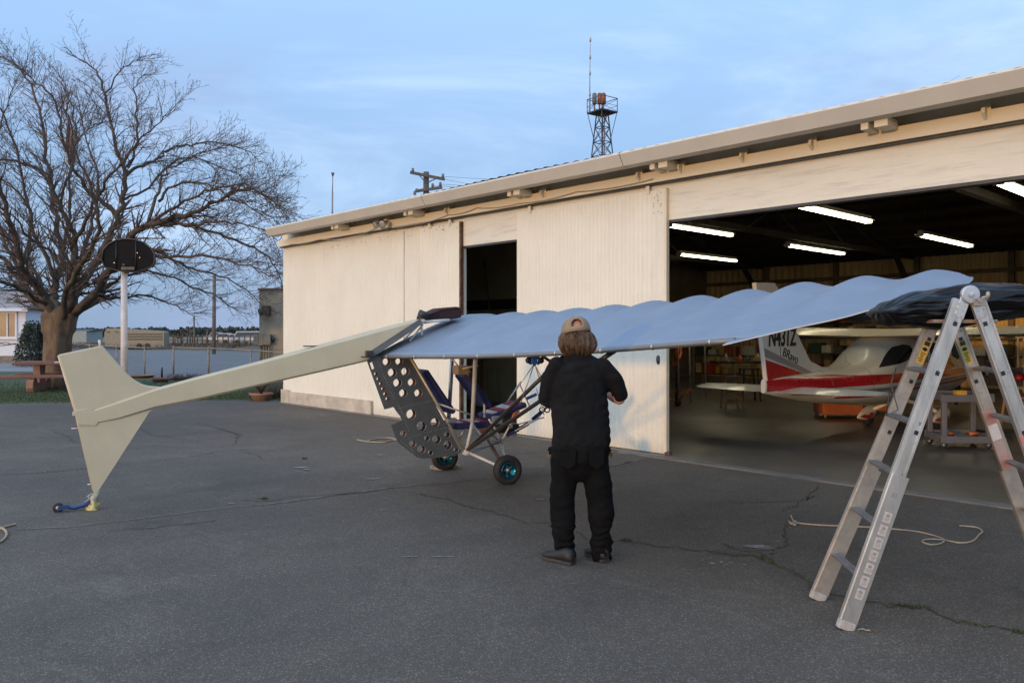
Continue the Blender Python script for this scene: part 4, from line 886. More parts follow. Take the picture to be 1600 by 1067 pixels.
# main wheels
def wheel(c, ax, r, wd):
    b = MB(); pr = [(-wd*.42, r*.62), (-wd*.5, r*.74), (-wd*.46, r*.9), (-wd*.3, r*.985), (0, r), (wd*.3, r*.985), (wd*.46, r*.9), (wd*.5, r*.74), (wd*.42, r*.62), (wd*.36, r*.54), (-wd*.36, r*.54), (-wd*.42, r*.62)]
    b.lathe(c, ax, pr, 48); t = b.build('wheel', M_RUB, ul)
    b = MB(); b.lathe(c, ax, [(-wd*.38, r*.50), (-wd*.40, r*.56), (-wd*.30, r*.52), (-wd*.05, r*.38), (-wd*.02, r*.2), (wd*.02, r*.2), (wd*.05, r*.38), (wd*.30, r*.52), (wd*.40, r*.56), (wd*.38, r*.50)], 36); b.build('rim', M_TEAL, t)
    b = MB(); b.lathe(c, ax, [(-wd*.3, 0), (-wd*.3, r*.12), (-wd*.12, r*.17), (wd*.12, r*.17), (wd*.3, r*.12), (wd*.3, 0)], 16)
    for k in range(5): a = 2*math.pi*k/5; u, v = perp(Vector(ax)); b.ell(c+Vector(ax)*wd*.08+(u*math.cos(a)+v*math.sin(a))*r*.28, .008, .008, .008, 8, 5)
    b.build('hub', M_GTUBE, t)
    b = MB(); rr = r*1.001
    for s in (-.26, -.09, .09, .26): b.lathe(c, ax, [(wd*(s-.012), rr*.975), (wd*(s-.012), rr*1.002), (wd*(s+.012), rr*1.002), (wd*(s+.012), rr*.975)], 48)
    b.build('tread_ribs', M_RUB, t); return t
w1 = G(793, 757); w1.z = .161; w2 = G(695, 734.5); w2.z = .161
ax = (HN*1).normalized()
wheel(w1, ax, .161, .105); wheel(w2, ax, .161, .105)
b = MB(); b.tube([K-UP*.01, w1-HN*.04], .017, 8); b.tube([AX(715, 700, -.14), w2+HN*.04], .017, 8); b.build('axle_strut', M_WTUBE, ul)
b = MB(); b.tube([AX(783, 690), w1-HN*.05+HD*.02], .014, 8); b.build('gear_drag_tube', M_WTUBE, ul)
b = MB(); b.tube([AX(762, 688, .1), AX(770, 699, .22)], .012, 8); b.tube([AX(768, 697, .2), w1-HN*.06], .022, 8); b.build('shock_absorber', mat('brown_damper', (.10, .06, .05), .5), ul)
# --- wing -------------------------------------------------------------------
X0, XN, XT = -7.38, -2.97, -1.74
TEY = 4.80
def teZ(x):
    t = (x-X0)/(XN-X0); return 1.412+.2*t-.045*math.sin(math.pi*min(1, max(0, t)))*1.0 + (0 if t <= 1 else 0)
PRF = [(-.2, -.085), (0, 0), (.45, .195), (.96, .385), (1.25, .455), (1.42, .468), (1.55, .445), (1.64, .39), (1.68, .33)]
def prof(c):
    for i in range(len(PRF)-1):
        if c <= PRF[i+1][0] or i == len(PRF)-2:
            p = [PRF[max(0, min(len(PRF)-1, k))] for k in (i-1, i, i+1, i+2)]; t = (c-PRF[i][0])/(PRF[i+1][0]-PRF[i][0]); t = min(1, max(0, t))
            m1 = (p[2][1]-p[0][1])/(p[2][0]-p[0][0]) if p[2][0] != p[0][0] else 0; m2 = (p[3][1]-p[1][1])/(p[3][0]-p[1][0]); h = p[2][0]-p[1][0]
            return (2*t**3-3*t*t+1)*p[1][1]+(t**3-2*t*t+t)*h*m1+(-2*t**3+3*t*t)*p[2][1]+(t**3-t*t)*h*m2
RIB0 = -7.13
def leC(x):           # leading edge chord position, rounding off at the tip
    c = 1.66
    if x > -2.25: t = (x+2.25)/.45; c -= .62*min(t, 1)**1.5
    if x > -1.80: c -= .16*((x+1.80)/.06)**2
    return c
def teC(x):
    if x < XN: return 0.0
    c = -.10+.70*(x-XN)/(-1.80-XN)
    c = min(c, .60+.16*max(0, (x+1.80)/.06)**2)
    return c
def wz(x, c):
    xr = (x-RIB0)/.5; s = .5-.5*math.cos(2*math.pi*xr); s = s**.8
    d = .062 if x > -4.2 and x < -2.6 else (.050 if x > -5.2 else .040); d *= min(1, max(0, c)/.9)**1.3
    if x < RIB0: s = 0
    zt = teZ(min(x, XN)) + (max(0, x-XN))*.035
    return zt+prof(c)-d*s
def wpt(x, t):
    c0, c1 = teC(x), leC(x); c = c0+(c1-c0)*t; return Vector((x, TEY+c, wz(x, c)))
wg = MB(); nx = 150
def panel(xa, xb, nx, nt=26): return [[wpt(xa+(xb-xa)*i/nx, (1-math.cos(math.pi*j/nt/1.0))/2 if False else j/nt) for j in range(nt+1)] for i in range(nx+1)]
def wrow(x, cs): return [Vector((x, TEY+c, wz(x, c))) for c in cs]
xs_ = [X0+(XT-X0)*i/230 for i in range(231)]
wg.grid([wrow(x, [max(0, teC(x))+(leC(x)-max(0, teC(x)))*j/26 for j in range(27)]) for x in xs_])
wing = wg.build('wing', M_FAB, ul, recalc=False); 
XC = XN+.10*(-1.80-XN)/.70
b = MB(); b.grid([wrow(XN+(XC-XN)*i/8, [teC(XN+(XC-XN)*i/8)*(1-j/3)*.999 for j in range(4)]) for i in range(9)]); b.build('aileron_corner', M_FAB, wing, recalc=False, solid=.004)
m_ = wing.modifiers.new('t', 'SOLIDIFY'); m_.thickness = .004; m_.offset = -1
for k in range(11):
    x = RIB0+.5*k; c0, c1 = max(.04, teC(x)+.02), leC(x)*.97; b = MB(); b.grid([[Vector((x-.014, TEY+c0+(c1-c0)*j/24, wz(x-.014, c0+(c1-c0)*j/24)+.0028)), Vector((x+.014, TEY+c0+(c1-c0)*j/24, wz(x+.014, c0+(c1-c0)*j/24)+.0028))] for j in range(25)]); b.build('rib_tape', mat('rib_tape_blue', (.225, .29, .385), .55, var=.04), wing, recalc=False)
b = MB(); b.tube([Vector((x, TEY-.004, teZ(x)-.012)) for x in [X0-.02+(XN+.06-X0)*i/24 for i in range(25)]], .021, 12); te = b.build('trailing_tube', mat('silver_sleeve', (.20, .20, .20), .45, .4, var=.06), wing)
for k in range(9):
    x = RIB0+.5*k; b = MB(); b.tube([Vector((x-.012, TEY-.004, teZ(x)-.012)), Vector((x+.012, TEY-.004, teZ(x)-.012))], .0235, 12); b.build('sleeve_band', M_GTUBE, te)
b = MB(); b.tube([wpt(x, 1)-UP*.03-Vector((0, .03, 0)) for x in [X0+(XT-.25-X0)*i/40 for i in range(41)]], .030, 10); b.build('leading_tube', M_GTUBE, wing)
for k in range(12):
    x = X0+.01 if k == 0 else RIB0+.5*(k-0); 
    if x > XT: continue
    b = MB(); c0, c1 = max(0, teC(x)), leC(x); b.tube([Vector((x, TEY+c0+(c1-c0)*j/14, wz(x, c0+(c1-c0)*j/14)-.016)) for j in range(1, 15)], .010, 6); b.build('rib', M_GTUBE, wing)
b = MB(); q = [wpt(XN+.001+(XT-.02-XN)*i/30, 0) for i in range(31)]; b.tube(q, .004, 5); b.build('aileron_edge', M_WHF, wing)
b = MB(); q = wpt(XT-.02, .35); b.tube([q, q+RT*.05+UP*.002], .004, 5); b.build('tip_pin', M_TAPE, wing)
# --- wheel chocks
for i, (px, py, a, s) in enumerate(((684, 734, .5, 1), (711, 731.5, -.2, .8))):
    c = G(px, py); u = (RT*math.cos(a)-FW*math.sin(a))*.085*s; v = (RT*math.sin(a)+FW*math.cos(a))*.05
    b = MB(); b.prism([c-u+v*0-v+UP*.008, c+u-v+UP*.008, c+u-v+UP*.035, c-u-v+UP*.055], v*2); b.build('wheel_chock', mat('chock_timber', (.30, .25, .18), .8, var=.2, vscale=15), label='wooden wheel chock %s the far main wheel' % ('left of' if i == 0 else 'right of'), cat='chock', group='wheel chocks', bevel=.004)
# ================================================================ ROPES
M_ROPE = mat('tan_rope', (.42, .34, .25), .9, var=.2, vscale=90, bump=.5, bscale=150)
def rope(pts, r, label, extra=()):
    b = MB()
    for L in (pts,)+tuple(extra):
        P3 = [G(*q)+UP*(r+.010) for q in L]; o = []
        for i in range(len(P3)-1):
            for k in range(6): o.append(catm(P3[max(0, i-1)], P3[i], P3[i+1], P3[min(len(P3)-1, i+2)], k/6))
        b.tube(o+[P3[-1]], r, 8)
    b.build('rope', M_ROPE, label=label, cat='rope')
rope([(1240, 818), (1248, 820), (1280, 823), (1330, 825), (1380, 828), (1430, 833), (1460, 840), (1475, 846), (1470, 852), (1455, 854), (1442, 850), (1446, 846), (1470, 846), (1500, 851), (1520, 848), (1530, 838), (1535, 833), (1527, 827), (1510, 825), (1499, 824)], .007, 'tan rope snaking behind the ladder and ending in a loop on the asphalt', ([(1236, 808), (1239, 815), (1245, 819), (1242, 823), (1237, 819), (1243, 816)], [(1243, 820), (1236, 821), (1233, 817)]))
rope([(-20, 857), (0, 850), (9, 842), (10, 835), (4, 829), (-8, 827)], .010, 'pale rope curling in at the left edge of the asphalt', ([(0, 829), (12, 825), (25, 822)],))
rope([(558, 689), (575, 692), (600, 693), (612, 690), (626, 690), (640, 692)], .010, 'doubled pale rope lying left of the perforated plates', ([(575, 690), (590, 687), (608, 686), (620, 688), (638, 686)],))
rope([(1341, 987), (1348, 986), (1354, 988), (1360, 988)], .004, 'short frayed twig of rope at the foot of the near ladder rail')
# ================================================================ LADDER
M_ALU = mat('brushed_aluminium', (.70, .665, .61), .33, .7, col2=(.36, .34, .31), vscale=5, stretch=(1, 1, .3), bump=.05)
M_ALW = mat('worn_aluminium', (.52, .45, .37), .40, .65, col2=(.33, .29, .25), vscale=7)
M_RUNG = mat('rung_aluminium', (.34, .34, .36), .42, .75, var=.15, vscale=9)
ld = thing('stepladder', 'tall aluminium folding stepladder with yellow stickers standing at right', 'ladder', RL(2.55, 4.65))
def rail(p, q, w, name, m, holes=()):
    # C-section rail: web faces the camera, flanges back; p foot, q top
    p, q = Vector(p), Vector(q); d = (q-p).normalized(); s = d.cross(FW).normalized()
    b = MB(); b.obox((p+q)/2, (q-p)/2, s*w/2, FW*.002)
    for k in (-.36, -.30, .30, .36): b.obox((p+q)/2+s*k*w-FW*.0026, (q-p)/2*.995, s*.0014, FW*.0010)
    for k in (-1, 1): b.obox((p+q)/2+s*k*(w/2-.002)+FW*.014, (q-p)/2, s*.002, FW*.013)
    return b.build(name, m, ld, bevel=.0012), d, s
N1f, NH, N2f = RL(1.852, 4.41, .0), RL(2.545, 4.41, 1.865), RL(3.235, 4.41, 0)
F1f, FH, F2f = RL(1.885, 4.90, .0), RL(2.635, 4.90, 1.84), RL(3.36, 4.90, 0)
random.seed(4)
for nm, f, h, nearp in (('front', N1f, NH, 1), ('front', N2f, NH, 1), ('rear', F1f, FH, 0), ('rear', F2f, FH, 0)):
    d = (h-f).normalized(); s = d.cross(FW).normalized(); sp = .048
    side_ = -1 if f.dot(RT) < h.dot(RT) else 1
    if h is FH: sp = .02 if side_ < 0 else .10
    top = h+RT*side_*sp-UP*(.03 if nearp else .10)
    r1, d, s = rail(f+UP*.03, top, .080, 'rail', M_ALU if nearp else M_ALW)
    # outer sleeve over the lower part
    L = (top-f).length; sl = MB(); a, c = f+d*.02, f+d*(L*.47); sl.obox((a+c)/2-FW*.006, (c-a)/2, s*.047, FW*.002)
    for k in (-1, 1): sl.obox((a+c)/2+s*k*.046+FW*.006, (c-a)/2, s*.002, FW*.013)
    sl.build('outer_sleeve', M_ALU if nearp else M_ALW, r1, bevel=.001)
    ft = MB(); ft.obox(f+UP*.022+d*.01, s*.047, FW*.022, d*.026); ft.build('rubber_foot', mat('grey_foot', (.42, .39, .36), .7, var=.15, vscale=20), r1, bevel=.008)
    hb = MB()
    for t in (.60, .78, .93): c = f+d*L*t-FW*.0035; hb.obox(c, s*.011, d*.012, FW*.0012)
    hb.build('lock_hole', M_BLK, r1)
    rv = MB()
    for t in (.955, .972, .987):
        for k in (-.4, .4): rv.ell(f+d*L*t+s*.045*k-FW*.003, .005, .005, .004, 8, 5)
    for t in (.12, .27, .42, .57, .74): 
        for k in (-.2, .2): rv.ell(f+d*L*t+s*.04*k-FW*(.009 if t < .46 else .004), .004, .004, .003, 8, 5)
    rv.build('rivets', M_GTUBE, r1)
    if not nearp:
        st = MB(); c = f+d*L*.885; st.obox(c-FW*.0035, d*.075, s*.021, FW*.0008); so_ = st.build('warning_sticker', mat('sticker_yellow', (.72, .48, .04), .5, var=.05), r1)
        st = MB(); st.obox(c-FW*.0045+d*.055, d*.014, s*.017, FW*.0006); st.obox(c-FW*.0045+d*.018, d*.012, s*.010, FW*.0006); st.obox(c-FW*.0045+d*.018, d*.005, s*.017, FW*.0006)
        for k in range(5): st.obox(c-FW*.0045-d*(.008+.013*k)+s*.003*(k % 2), d*.003, s*(.015-.003*(k % 3)), FW*.0006)
        st.build('sticker_print', M_BLK, so_)
    else:
        if side_ < 0:
            st = MB(); M_PRT = mat('faded_label', (.50, .475, .44), .6, var=.15, vscale=60)
            for k in range(7): c = f+d*(.22+.075*k)-FW*.0095-s*.004; st.obox(c, d*.030, s*.022, FW*.0006)
            lb = st.build('faded_stickers', M_PRT, r1)
            st = MB()
            for k in range(7):
                c = f+d*(.22+.075*k)-FW*.0105-s*.004; st.obox(c+d*.012, d*.008, s*.010, FW*.0004)
                for j in range(3): st.obox(c-d*(.004+.007*j), d*.0012, s*(.018-.003*j), FW*.0004)
            st.obox(f+d*.80-FW*.0098, d*.012, s*.014, FW*.0006); st.build('sticker_print', mat('faded_ink', (.28, .25, .23), .6), lb)
    if side_ > 0:
        st = MB(); t0, t1 = (.45, .60) if nearp else (.30, .68)
        a, c = f+d*L*t0, f+d*L*t1; n_ = 14
        top_ = [a.lerp(c, i/n_)+s*.034*.98 for i in range(n_+1)]; bot = [a.lerp(c, i/n_)-s*.034*.98 for i in range(n_+1)]
        st.add([p-FW*.0034 for p in top_+bot], [(i, i+1, n_+2+i, n_+1+i) for i in range(n_)])
        m = mat('red_overspray', (.55, .10, .06), .5, .3, col2=(.48, .36, .33), vscale=7) if nearp else mat('pink_overspray', (.42, .17, .15), .5, .3, col2=(.42, .35, .32), vscale=6)
        st.build('paint_overspray', m, r1, recalc=False)
        if not nearp: st = MB(); c = f+d*L*.60-FW*.0045; st.obox(c, d*.05, s*.03, FW*.0006); st.build('white_label', M_WHF, r1)
# rungs
for sd, (a, h, c, g_) in (('L', (N1f, NH, F1f, FH)), ('R', (N2f, NH, F2f, FH))):
    for k in range(6):
        z = .285+.287*k; t = z/h.z; sp = (-1 if sd == 'L' else 1)
        p = a.lerp(h+RT*sp*.048-UP*.03, t); q = c.lerp(g_+RT*(sp*.02 if sp < 0 else .10)-UP*.10, z/g_.z); p.z = q.z = z
        b = MB(); dr = (q-p).normalized()
        side2 = dr.cross(UP).normalized()
        prf = [(-.024, 0), (-.026, .010), (-.016, .014), (.016, .014), (.026, .010), (.024, 0), (.012, -.012), (-.012, -.012)]
        b.prism([p+side2*x+UP*y for x, y in prf], (q-p))
        for kk in (-.014, 0, .014): b.obox((p+q)/2+side2*kk+UP*.0155, dr*((q-p).length/2-.03), side2*.003, UP*.0015)
        b.build('rung', M_RUNG, ld, bevel=.001)
        if k < 3:
            b = MB(); e = p+dr*.03; b.prism([e-side2*.02-UP*.010, e+side2*.02-UP*.010, e+side2*.005-UP*.075, e-side2*.010-UP*.075], dr*.01); b.build('rung_gusset', M_STEEL, ld)
# hinges
for h, sp, nm in ((NH, .045, 1), (FH, .055, 0)):
    b = MB(); b.lathe(h+FW*.012, -FW, [(0, 0), (0, .050), (.022, .052), (.028, .046), (.029, .018), (.036, .016), (.038, 0)], 32, smooth=False)
    hh = b.build('hinge', mat('cast_alloy', (.52, .52, .54), .38, .6, var=.1, vscale=14), ld)
    b = MB()
    for sdn in (-1, 1):
        a = h+RT*sdn*.02-UP*.01; c = h+RT*sdn*(sp+.02)-UP*.13; b.bar(a+FW*.002, c+FW*.002, .056, .012, up=FW)
    b.build('hinge_arm', M_ALU, hh, bevel=.003)
    b = MB(); c = h+RT*.032-UP*.032-FW*.03; b.tube([c, c-FW*.02], .013, 10); b.tube([c+RT*.015+UP*.012, c+RT*.04+UP*.02, c+RT*.045+UP*.0], .008, 8); b.ell(c+RT*.05+UP*.03, .012, .012, .02); b.obox(c+RT*.005-UP*.018, RT*.03, FW*.012, UP*.012); b.build('lock_knob', mat('worn_knob', (.34, .30, .26), .45, .4), hh)
b = MB(); b.tube([P(1400, 575, 4.86), P(1392, 600, 4.8), P(1403, 640, 4.86), P(1385, 650, 4.86), P(1390, 610, 4.86)], .004, 5); b.build('tie_cord', M_STEEL, ld)
# ---- black wrapped bundle lying across the top of the ladder
def bundle(name, pts, ry, m, label, cat, seed, wr=.016, keel=None):
    # pts: (px, top y, bottom y) at depth 4.65
    rows = []; N_ = 96; K_ = 110
    for i in range(K_+1):
        t = i/K_*(len(pts)-1); j = min(int(t), len(pts)-2); u = t-j; c = [catm(*[Vector(pts[max(0, min(len(pts)-1, q))]) for q in (j-1, j, j+1, j+2)], u)][0]
        a, bt = P(c.x, c.y, 4.66), P(c.x, c.z, 4.66); mid_ = (a+bt)/2; h = (a.z-bt.z)/2; e = min(1, min(i, K_-i)/5+.05)**.5; r = []
        for k in range(N_):
            an = 2*math.pi*k/N_; q = mid_+FW*math.cos(an)*ry*e+UP*math.sin(an)*h
            ca_, sa_ = math.cos(an), math.sin(an); fx = .9*mnoise.noise(Vector((i*.05, ca_*2.2, sa_*2.2+seed)))+.9*(.5-abs(mnoise.noise(Vector((i*.045+sa_*.6, ca_*3.0, sa_*4.5+seed+5))))*2.2)+.10*mnoise.noise(Vector((i*.25, ca_*5, sa_*9+seed))); rad = (q-mid_).normalized()
            q += rad*wr*fx*1.2*min(1, e); r.append(q)
        rows.append(r)
    b = MB(); b.loft(rows); return b.build(name, m, label=label, cat=cat)
M_PLAST = mat('black_plastic_sheet', (.005, .0052, .006), .3, var=.1, spec=.28, bump=.25, bscale=7, stretch=(.4, .4, 2.2))
bundle('plastic_bundle', [(1372, 485, 489), (1385, 474, 506), (1410, 464, 508), (1445, 455, 512), (1480, 447, 512), (1530, 445, 502), (1570, 444, 497), (1610, 450, 495), (1650, 470, 490), (1662, 478, 484)], .19, M_PLAST, 'lumpy bundle wrapped in shiny black plastic lying across the ladder top', 'bundle', 2.0)
b = MB(); c0, c1 = P(1425, 503, 4.70), P(1520, 503, 4.70); b.bar(c0-FW*.2, c1-FW*.2, .09, .02); b.bar(c0+UP*.022, c1+UP*.022, .30, .018); b.build('support_board', mat('weathered_board', (.30, .21, .16), .8, var=.2, vscale=6, stretch=(.3, 1, 1)), label='thin weathered board under the black bundle between the ladder hinges', cat='board', bevel=.004)
b = MB(); b.tube([P(1310, 492, 5.9), P(1345, 494, 5.9), P(1388, 488, 5.9)], [.03, .045, .04], 12); o_ = b.build('foam_roll', M_DTUBE, label='dark padded roll held under the tip of the blue wing', cat='padding')
b = MB(); b.tube([P(1372, 489, 5.88), P(1398, 485, 5.88)], .05, 12); b.build('red_band', M_REDF, o_)
# ================================================================ PERSON
PX0 = RL((905-800)/FPX*5.76, 5.76)
def Lp(x, y, z): return PX0+RT*x+FW*y+UP*z        # local: x right in view, y away, z up
def remesh(parts, voxel, smooth_, name, m, parent, disp=None, label=None):
    b = MB()
    for p in parts: p(b)
    o = b.build(name, m, parent); r = o.modifiers.new('r', 'REMESH'); r.mode = 'VOXEL'; r.voxel_size = voxel; r.use_smooth_shade = True
    s = o.modifiers.new('s', 'SMOOTH'); s.factor = .5; s.iterations = smooth_
    bake(o)
    if disp:
        me = o.data; nn = [v.normal.copy() for v in me.vertices]
        for v, n_ in zip(me.vertices, nn): v.co += n_*disp(v.co)
    me = o.data
    for p in me.polygons: p.use_smooth = True
    if not me.materials: me.materials.append(m)
    return o
def limb(pts, n=16):       # pts: (x,y,z,rx,ry) ellipse rings, closed with rounded ends
    def f(b):
        P_ = [Lp(*p[:3]) for p in pts]; R_ = []
        for i, p in enumerate(pts):
            d = (P_[min(i+1, len(P_)-1)]-P_[max(i-1, 0)]).normalized(); u = (RT-d*RT.dot(d)).normalized(); v = d.cross(u).normalized()
            R_.append([P_[i]+u*math.cos(a)*p[3]+v*math.sin(a)*p[4] for a in [2*math.pi*k/n for k in range(n)]])
        b.loft(R_)
        for i in (0, -1): b.ell(P_[i], pts[i][3], pts[i][4], min(pts[i][3], pts[i][4]), ax=(RT, FW, UP))
    return f
def blob(x, y, z, rx, ry, rz, rot=0): 
    ax_ = (RT*math.cos(rot)+FW*math.sin(rot), FW*math.cos(rot)-RT*math.sin(rot), UP)
    return lambda b: b.ell(Lp(x, y, z), rx, ry, rz, 24, 16, ax=ax_)
M_SKIN = mat('skin', (.42, .19, .13), .55, var=.06, vscale=12)
M_SHIRT = mat('black_tshirt', (.010, .010, .011), .95, var=.15, vscale=9, spec=.15)
M_PANT = mat('black_trousers', (.0055, .0055, .0058), .9, var=.15, vscale=7, spec=.12)
pe = thing('person', 'person in black t-shirt and trousers with tan cap, seen from behind at the wing edge', 'person', PX0)
hx, hy, hz = -.012, .015, 1.640     # head centre
head = [blob(hx, hy, hz+.02, .078, .095, .105), blob(hx, hy+.03, hz-.055, .058, .070, .065), blob(hx, hy+.085, hz-.10, .028, .025, .022), blob(hx, hy+.108, hz-.012, .016, .022, .024), blob(hx, hy+.098, hz-.05, .026, .012, .010), blob(hx, hy+.094, hz+.022, .055, .014, .012),
        blob(hx-.08, hy-.005, hz-.01, .012, .02, .032), blob(hx+.08, hy-.005, hz-.01, .012, .02, .032)]
neck = [limb([(hx, hy-.002, hz-.03, .062, .064), (0, 0, 1.53, .064, .066), (0, -.005, 1.45, .060, .060), (0, 0, 1.38, .09, .07)])]
def hand(side, wrist, dirv, palm_n):       # wrist (local), pointing direction and palm normal in local axes
    d = Vector(dirv).normalized(); n_ = Vector(palm_n); n_ = (n_-d*n_.dot(d)).normalized(); s = d.cross(n_).normalized(); W = Vector(wrist); parts = []
    parts.append(limb([(*W, .026, .020), (*(W+d*.045), .038, .016), (*(W+d*.085), .040, .014)], 12))
    for i, (L, o) in enumerate(((.070, -.031), (.078, -.011), (.073, .010), (.058, .029))):
        a = W+d*.085+s*o; b1 = a+(d*.86+n_*.5)*L*.45; c1 = b1+(d*.35+n_*.93)*L*.33; e1 = c1+(n_*.9-d*.4)*L*.28
        parts.append(limb([(*a, .0095, .0095), (*b1, .0088, .0088), (*c1, .008, .008), (*e1, .0065, .0065)], 8))
    th = W+d*.03-s*.032*side; t2 = th+(d*.6-s*.7*side+n_*.3)*.035; t3 = t2+(d*.8+n_*.55-s*.1*side)*.03
    parts.append(limb([(*th, .013, .013), (*t2, .011, .011), (*t3, .008, .008)], 8)); return parts
armL = limb([(-.17, .02, 1.365, .045, .05), (-.22, .03, 1.28, .052, .052), (-.24, .05, 1.165, .045, .045), (-.22, .15, 1.17, .040, .040), (-.17, .30, 1.22, .028, .026)])
armR = limb([(.17, .02, 1.365, .045, .05), (.27, .03, 1.28, .052, .052), (.295, .05, 1.165, .045, .045), (.27, .15, 1.18, .040, .040), (.20, .30, 1.22, .028, .026)])
legs = [limb([(s*.09+dx, 0, .88, .085, .09), (s*.10+dx*1.2, .01, .50, .05, .052), (s*.10+dx*1.2, -.01, .30, .044, .046), (s*.10+dx*1.2, -.0, .09, .030, .034)]) for s, dx in ((-1, -.01), (1, .03))]
torso = [limb([(0, 0, 1.34, .13, .06), (0, .01, 1.25, .145, .09), (0, .01, 1.05, .14, .10), (0, 0, .92, .15, .105)])]
feet = [limb([(-.09, -.09, .05, .022, .022), (-.19, -.01, .045, .022, .018)]), limb([(.165, -.03, .05, .022, .022), (.11, .09, .045, .022, .018)])]
body = remesh(head+neck+torso+[armL, armR]+legs+feet+hand(-1, (-.17, .30, 1.22), (.25, .9, .25), (.9, -.1, -.3))+hand(1, (.20, .30, 1.22), (-.3, .9, .25), (-.9, -.1, -.3)), .0075, 3, 'body', M_SKIN, pe)
# face details on the far side of the head
b = MB()
for s in (-1, 1): b.ell(Lp(hx+s*.031, hy+.094, hz+.004), .012, .010, .009, 12, 8, ax=(RT, FW, UP))
b.build('eyes', mat('eye_white', (.6, .57, .52), .3), pe)
# shirt
def fold(co, a):      # slanting creases, irregular
    q = Vector((co.x*4+co.z*2.2, co.y*4, co.z*5.5-co.x*3)); n1 = mnoise.noise(q); n2 = mnoise.noise(q*2.3+Vector((7, 1, 3)))
    return a*(1.1*n1-(1-abs(n2)*2.2)*.35)
def wr(amp, sc, seed, zs=1.0):
    return lambda co: amp*(mnoise.noise(Vector((co.x*sc, co.y*sc, co.z*sc*zs+seed)))+.5*mnoise.noise(Vector((co.x*sc*2.1, co.y*sc*2.1, co.z*sc*2.3*zs+seed+7))))
shirt = remesh([limb([(-.012, 0, 1.465, .098, .090), (0, .0, 1.435, .172, .112), (0, .01, 1.37, .205, .125), (0, .015, 1.26, .212, .135), (.0, .015, 1.12, .208, .135), (.005, .01, .98, .212, .14), (.01, .0, .865, .218, .142)], 28),
    limb([(-.165, .0, 1.41, .068, .075), (-.212, .015, 1.33, .062, .068), (-.232, .03, 1.22, .058, .062), (-.24, .045, 1.165, .056, .060), (-.225, .11, 1.165, .052, .052), (-.215, .16, 1.18, .050, .048)], 18),
    limb([(.175, .0, 1.41, .070, .075), (.245, .015, 1.33, .068, .07), (.285, .03, 1.24, .064, .066), (.300, .05, 1.20, .063, .062)], 18)], .009, 5, 'tshirt', M_SHIRT, pe,
    lambda co: fold(co, .017))
trous = remesh([limb([(.01, 0, .90, .196, .128), (.01, -.005, .82, .208, .140), (.005, -.005, .74, .205, .138), (.0, 0, .68, .185, .115)], 26),
    limb([(-.095, 0, .78, .106, .118), (-.108, .005, .62, .104, .105), (-.122, .01, .46, .092, .092), (-.118, 0, .34, .094, .092), (-.110, -.005, .18, .078, .082), (-.105, 0, .10, .080, .085), (-.100, .005, .040, .080, .092)], 20),
    limb([(.105, 0, .78, .104, .118), (.118, .005, .62, .104, .105), (.145, .01, .46, .094, .092), (.165, 0, .34, .096, .092), (.160, -.005, .20, .074, .08), (.160, 0, .13, .088, .088), (.158, 0, .060, .076, .086)], 20),
    blob(-.205, .03, .80, .02, .03, .03), blob(.215, .02, .80, .02, .03, .03)], .008, 3, 'trousers', M_PANT, pe,
    lambda co: fold(co, .014)+(.006*math.sin(co.z*70+9*mnoise.noise(co*7)) if co.z < .26 else 0))
for s in (-1, 1):
    b = MB(); b.prism([Lp(.01+s*.045, -.150, .83), Lp(.01+s*.16, -.125, .83), Lp(.01+s*.155, -.128, .72), Lp(.01+s*.10, -.142, .69), Lp(.01+s*.05, -.150, .72)], -FW*.006); b.build('back_pocket', M_PANT, trous, bevel=.002)
b = MB(); b.tube([Lp(-.004+.083*math.cos(a), -.004+.074*math.sin(a), 1.466-.008*math.sin(a)) for a in [2*math.pi*k/28 for k in range(29)]], .006, 6, cap=False); b.build('collar', M_SHIRT, shirt)
b = MB(); random.seed(8)
for sx, z in ((-.213, .775), (.225, .775)):
    for _ in range(16): p = Lp(sx+random.gauss(0, .006), random.gauss(0, .02), z+random.uniform(-.02, .02)); a = random.uniform(0, 6.28); b.tube([p, p+RT*math.cos(a)*.022+UP*(math.sin(a)*.02-.01)], [.005, .002], 5)
b.build('glove_fringe', mat('glove_tan', (.22, .15, .07), .9), trous)
# shoes
def shoe(hx_, hy_, tx, ty, nm):
    a, c = Lp(hx_, hy_, 0), Lp(tx, ty, 0); d = (c-a).normalized(); s = Vector((-d.y, d.x, 0)); L = (c-a).length
    def ring(t, w, z0, z1, n=16): return [a+d*L*t+s*w*math.cos(q)+UP*((z0+z1)/2+(z1-z0)/2*math.sin(q)) for q in [2*math.pi*k/n for k in range(n)]]
    b = MB(); b.loft([ring(-.02, .022, .03, .08), ring(.04, .038, .02, .115), ring(.2, .042, .018, .125), ring(.4, .042, .018, .105), ring(.6, .048, .018, .085), ring(.8, .050, .018, .072), ring(.95, .036, .02, .062), ring(1.0, .015, .025, .045)])
    o = b.build('shoe', mat('brown_black_leather', (.012, .010, .009), .6, var=.2, vscale=15), pe)
    out_ = [(0.0, .030), (.06, .040), (.3, .038), (.5, .042), (.75, .053), (.93, .042), (1.01, .018)]
    o2 = [a+d*L*t+s*w_+UP*.010 for t, w_ in out_]+[a+d*L*t-s*w_+UP*.010 for t, w_ in out_[::-1]]
    b = MB(); b.prism(o2, UP*.024); b.build('sole', mat('scuffed_sole', (.055, .042, .030), .8, var=.3, vscale=30), o, bevel=.005)
shoe(-.055, -.135, -.255, .05, 'left'); shoe(.185, -.075, .075, .16, 'right')
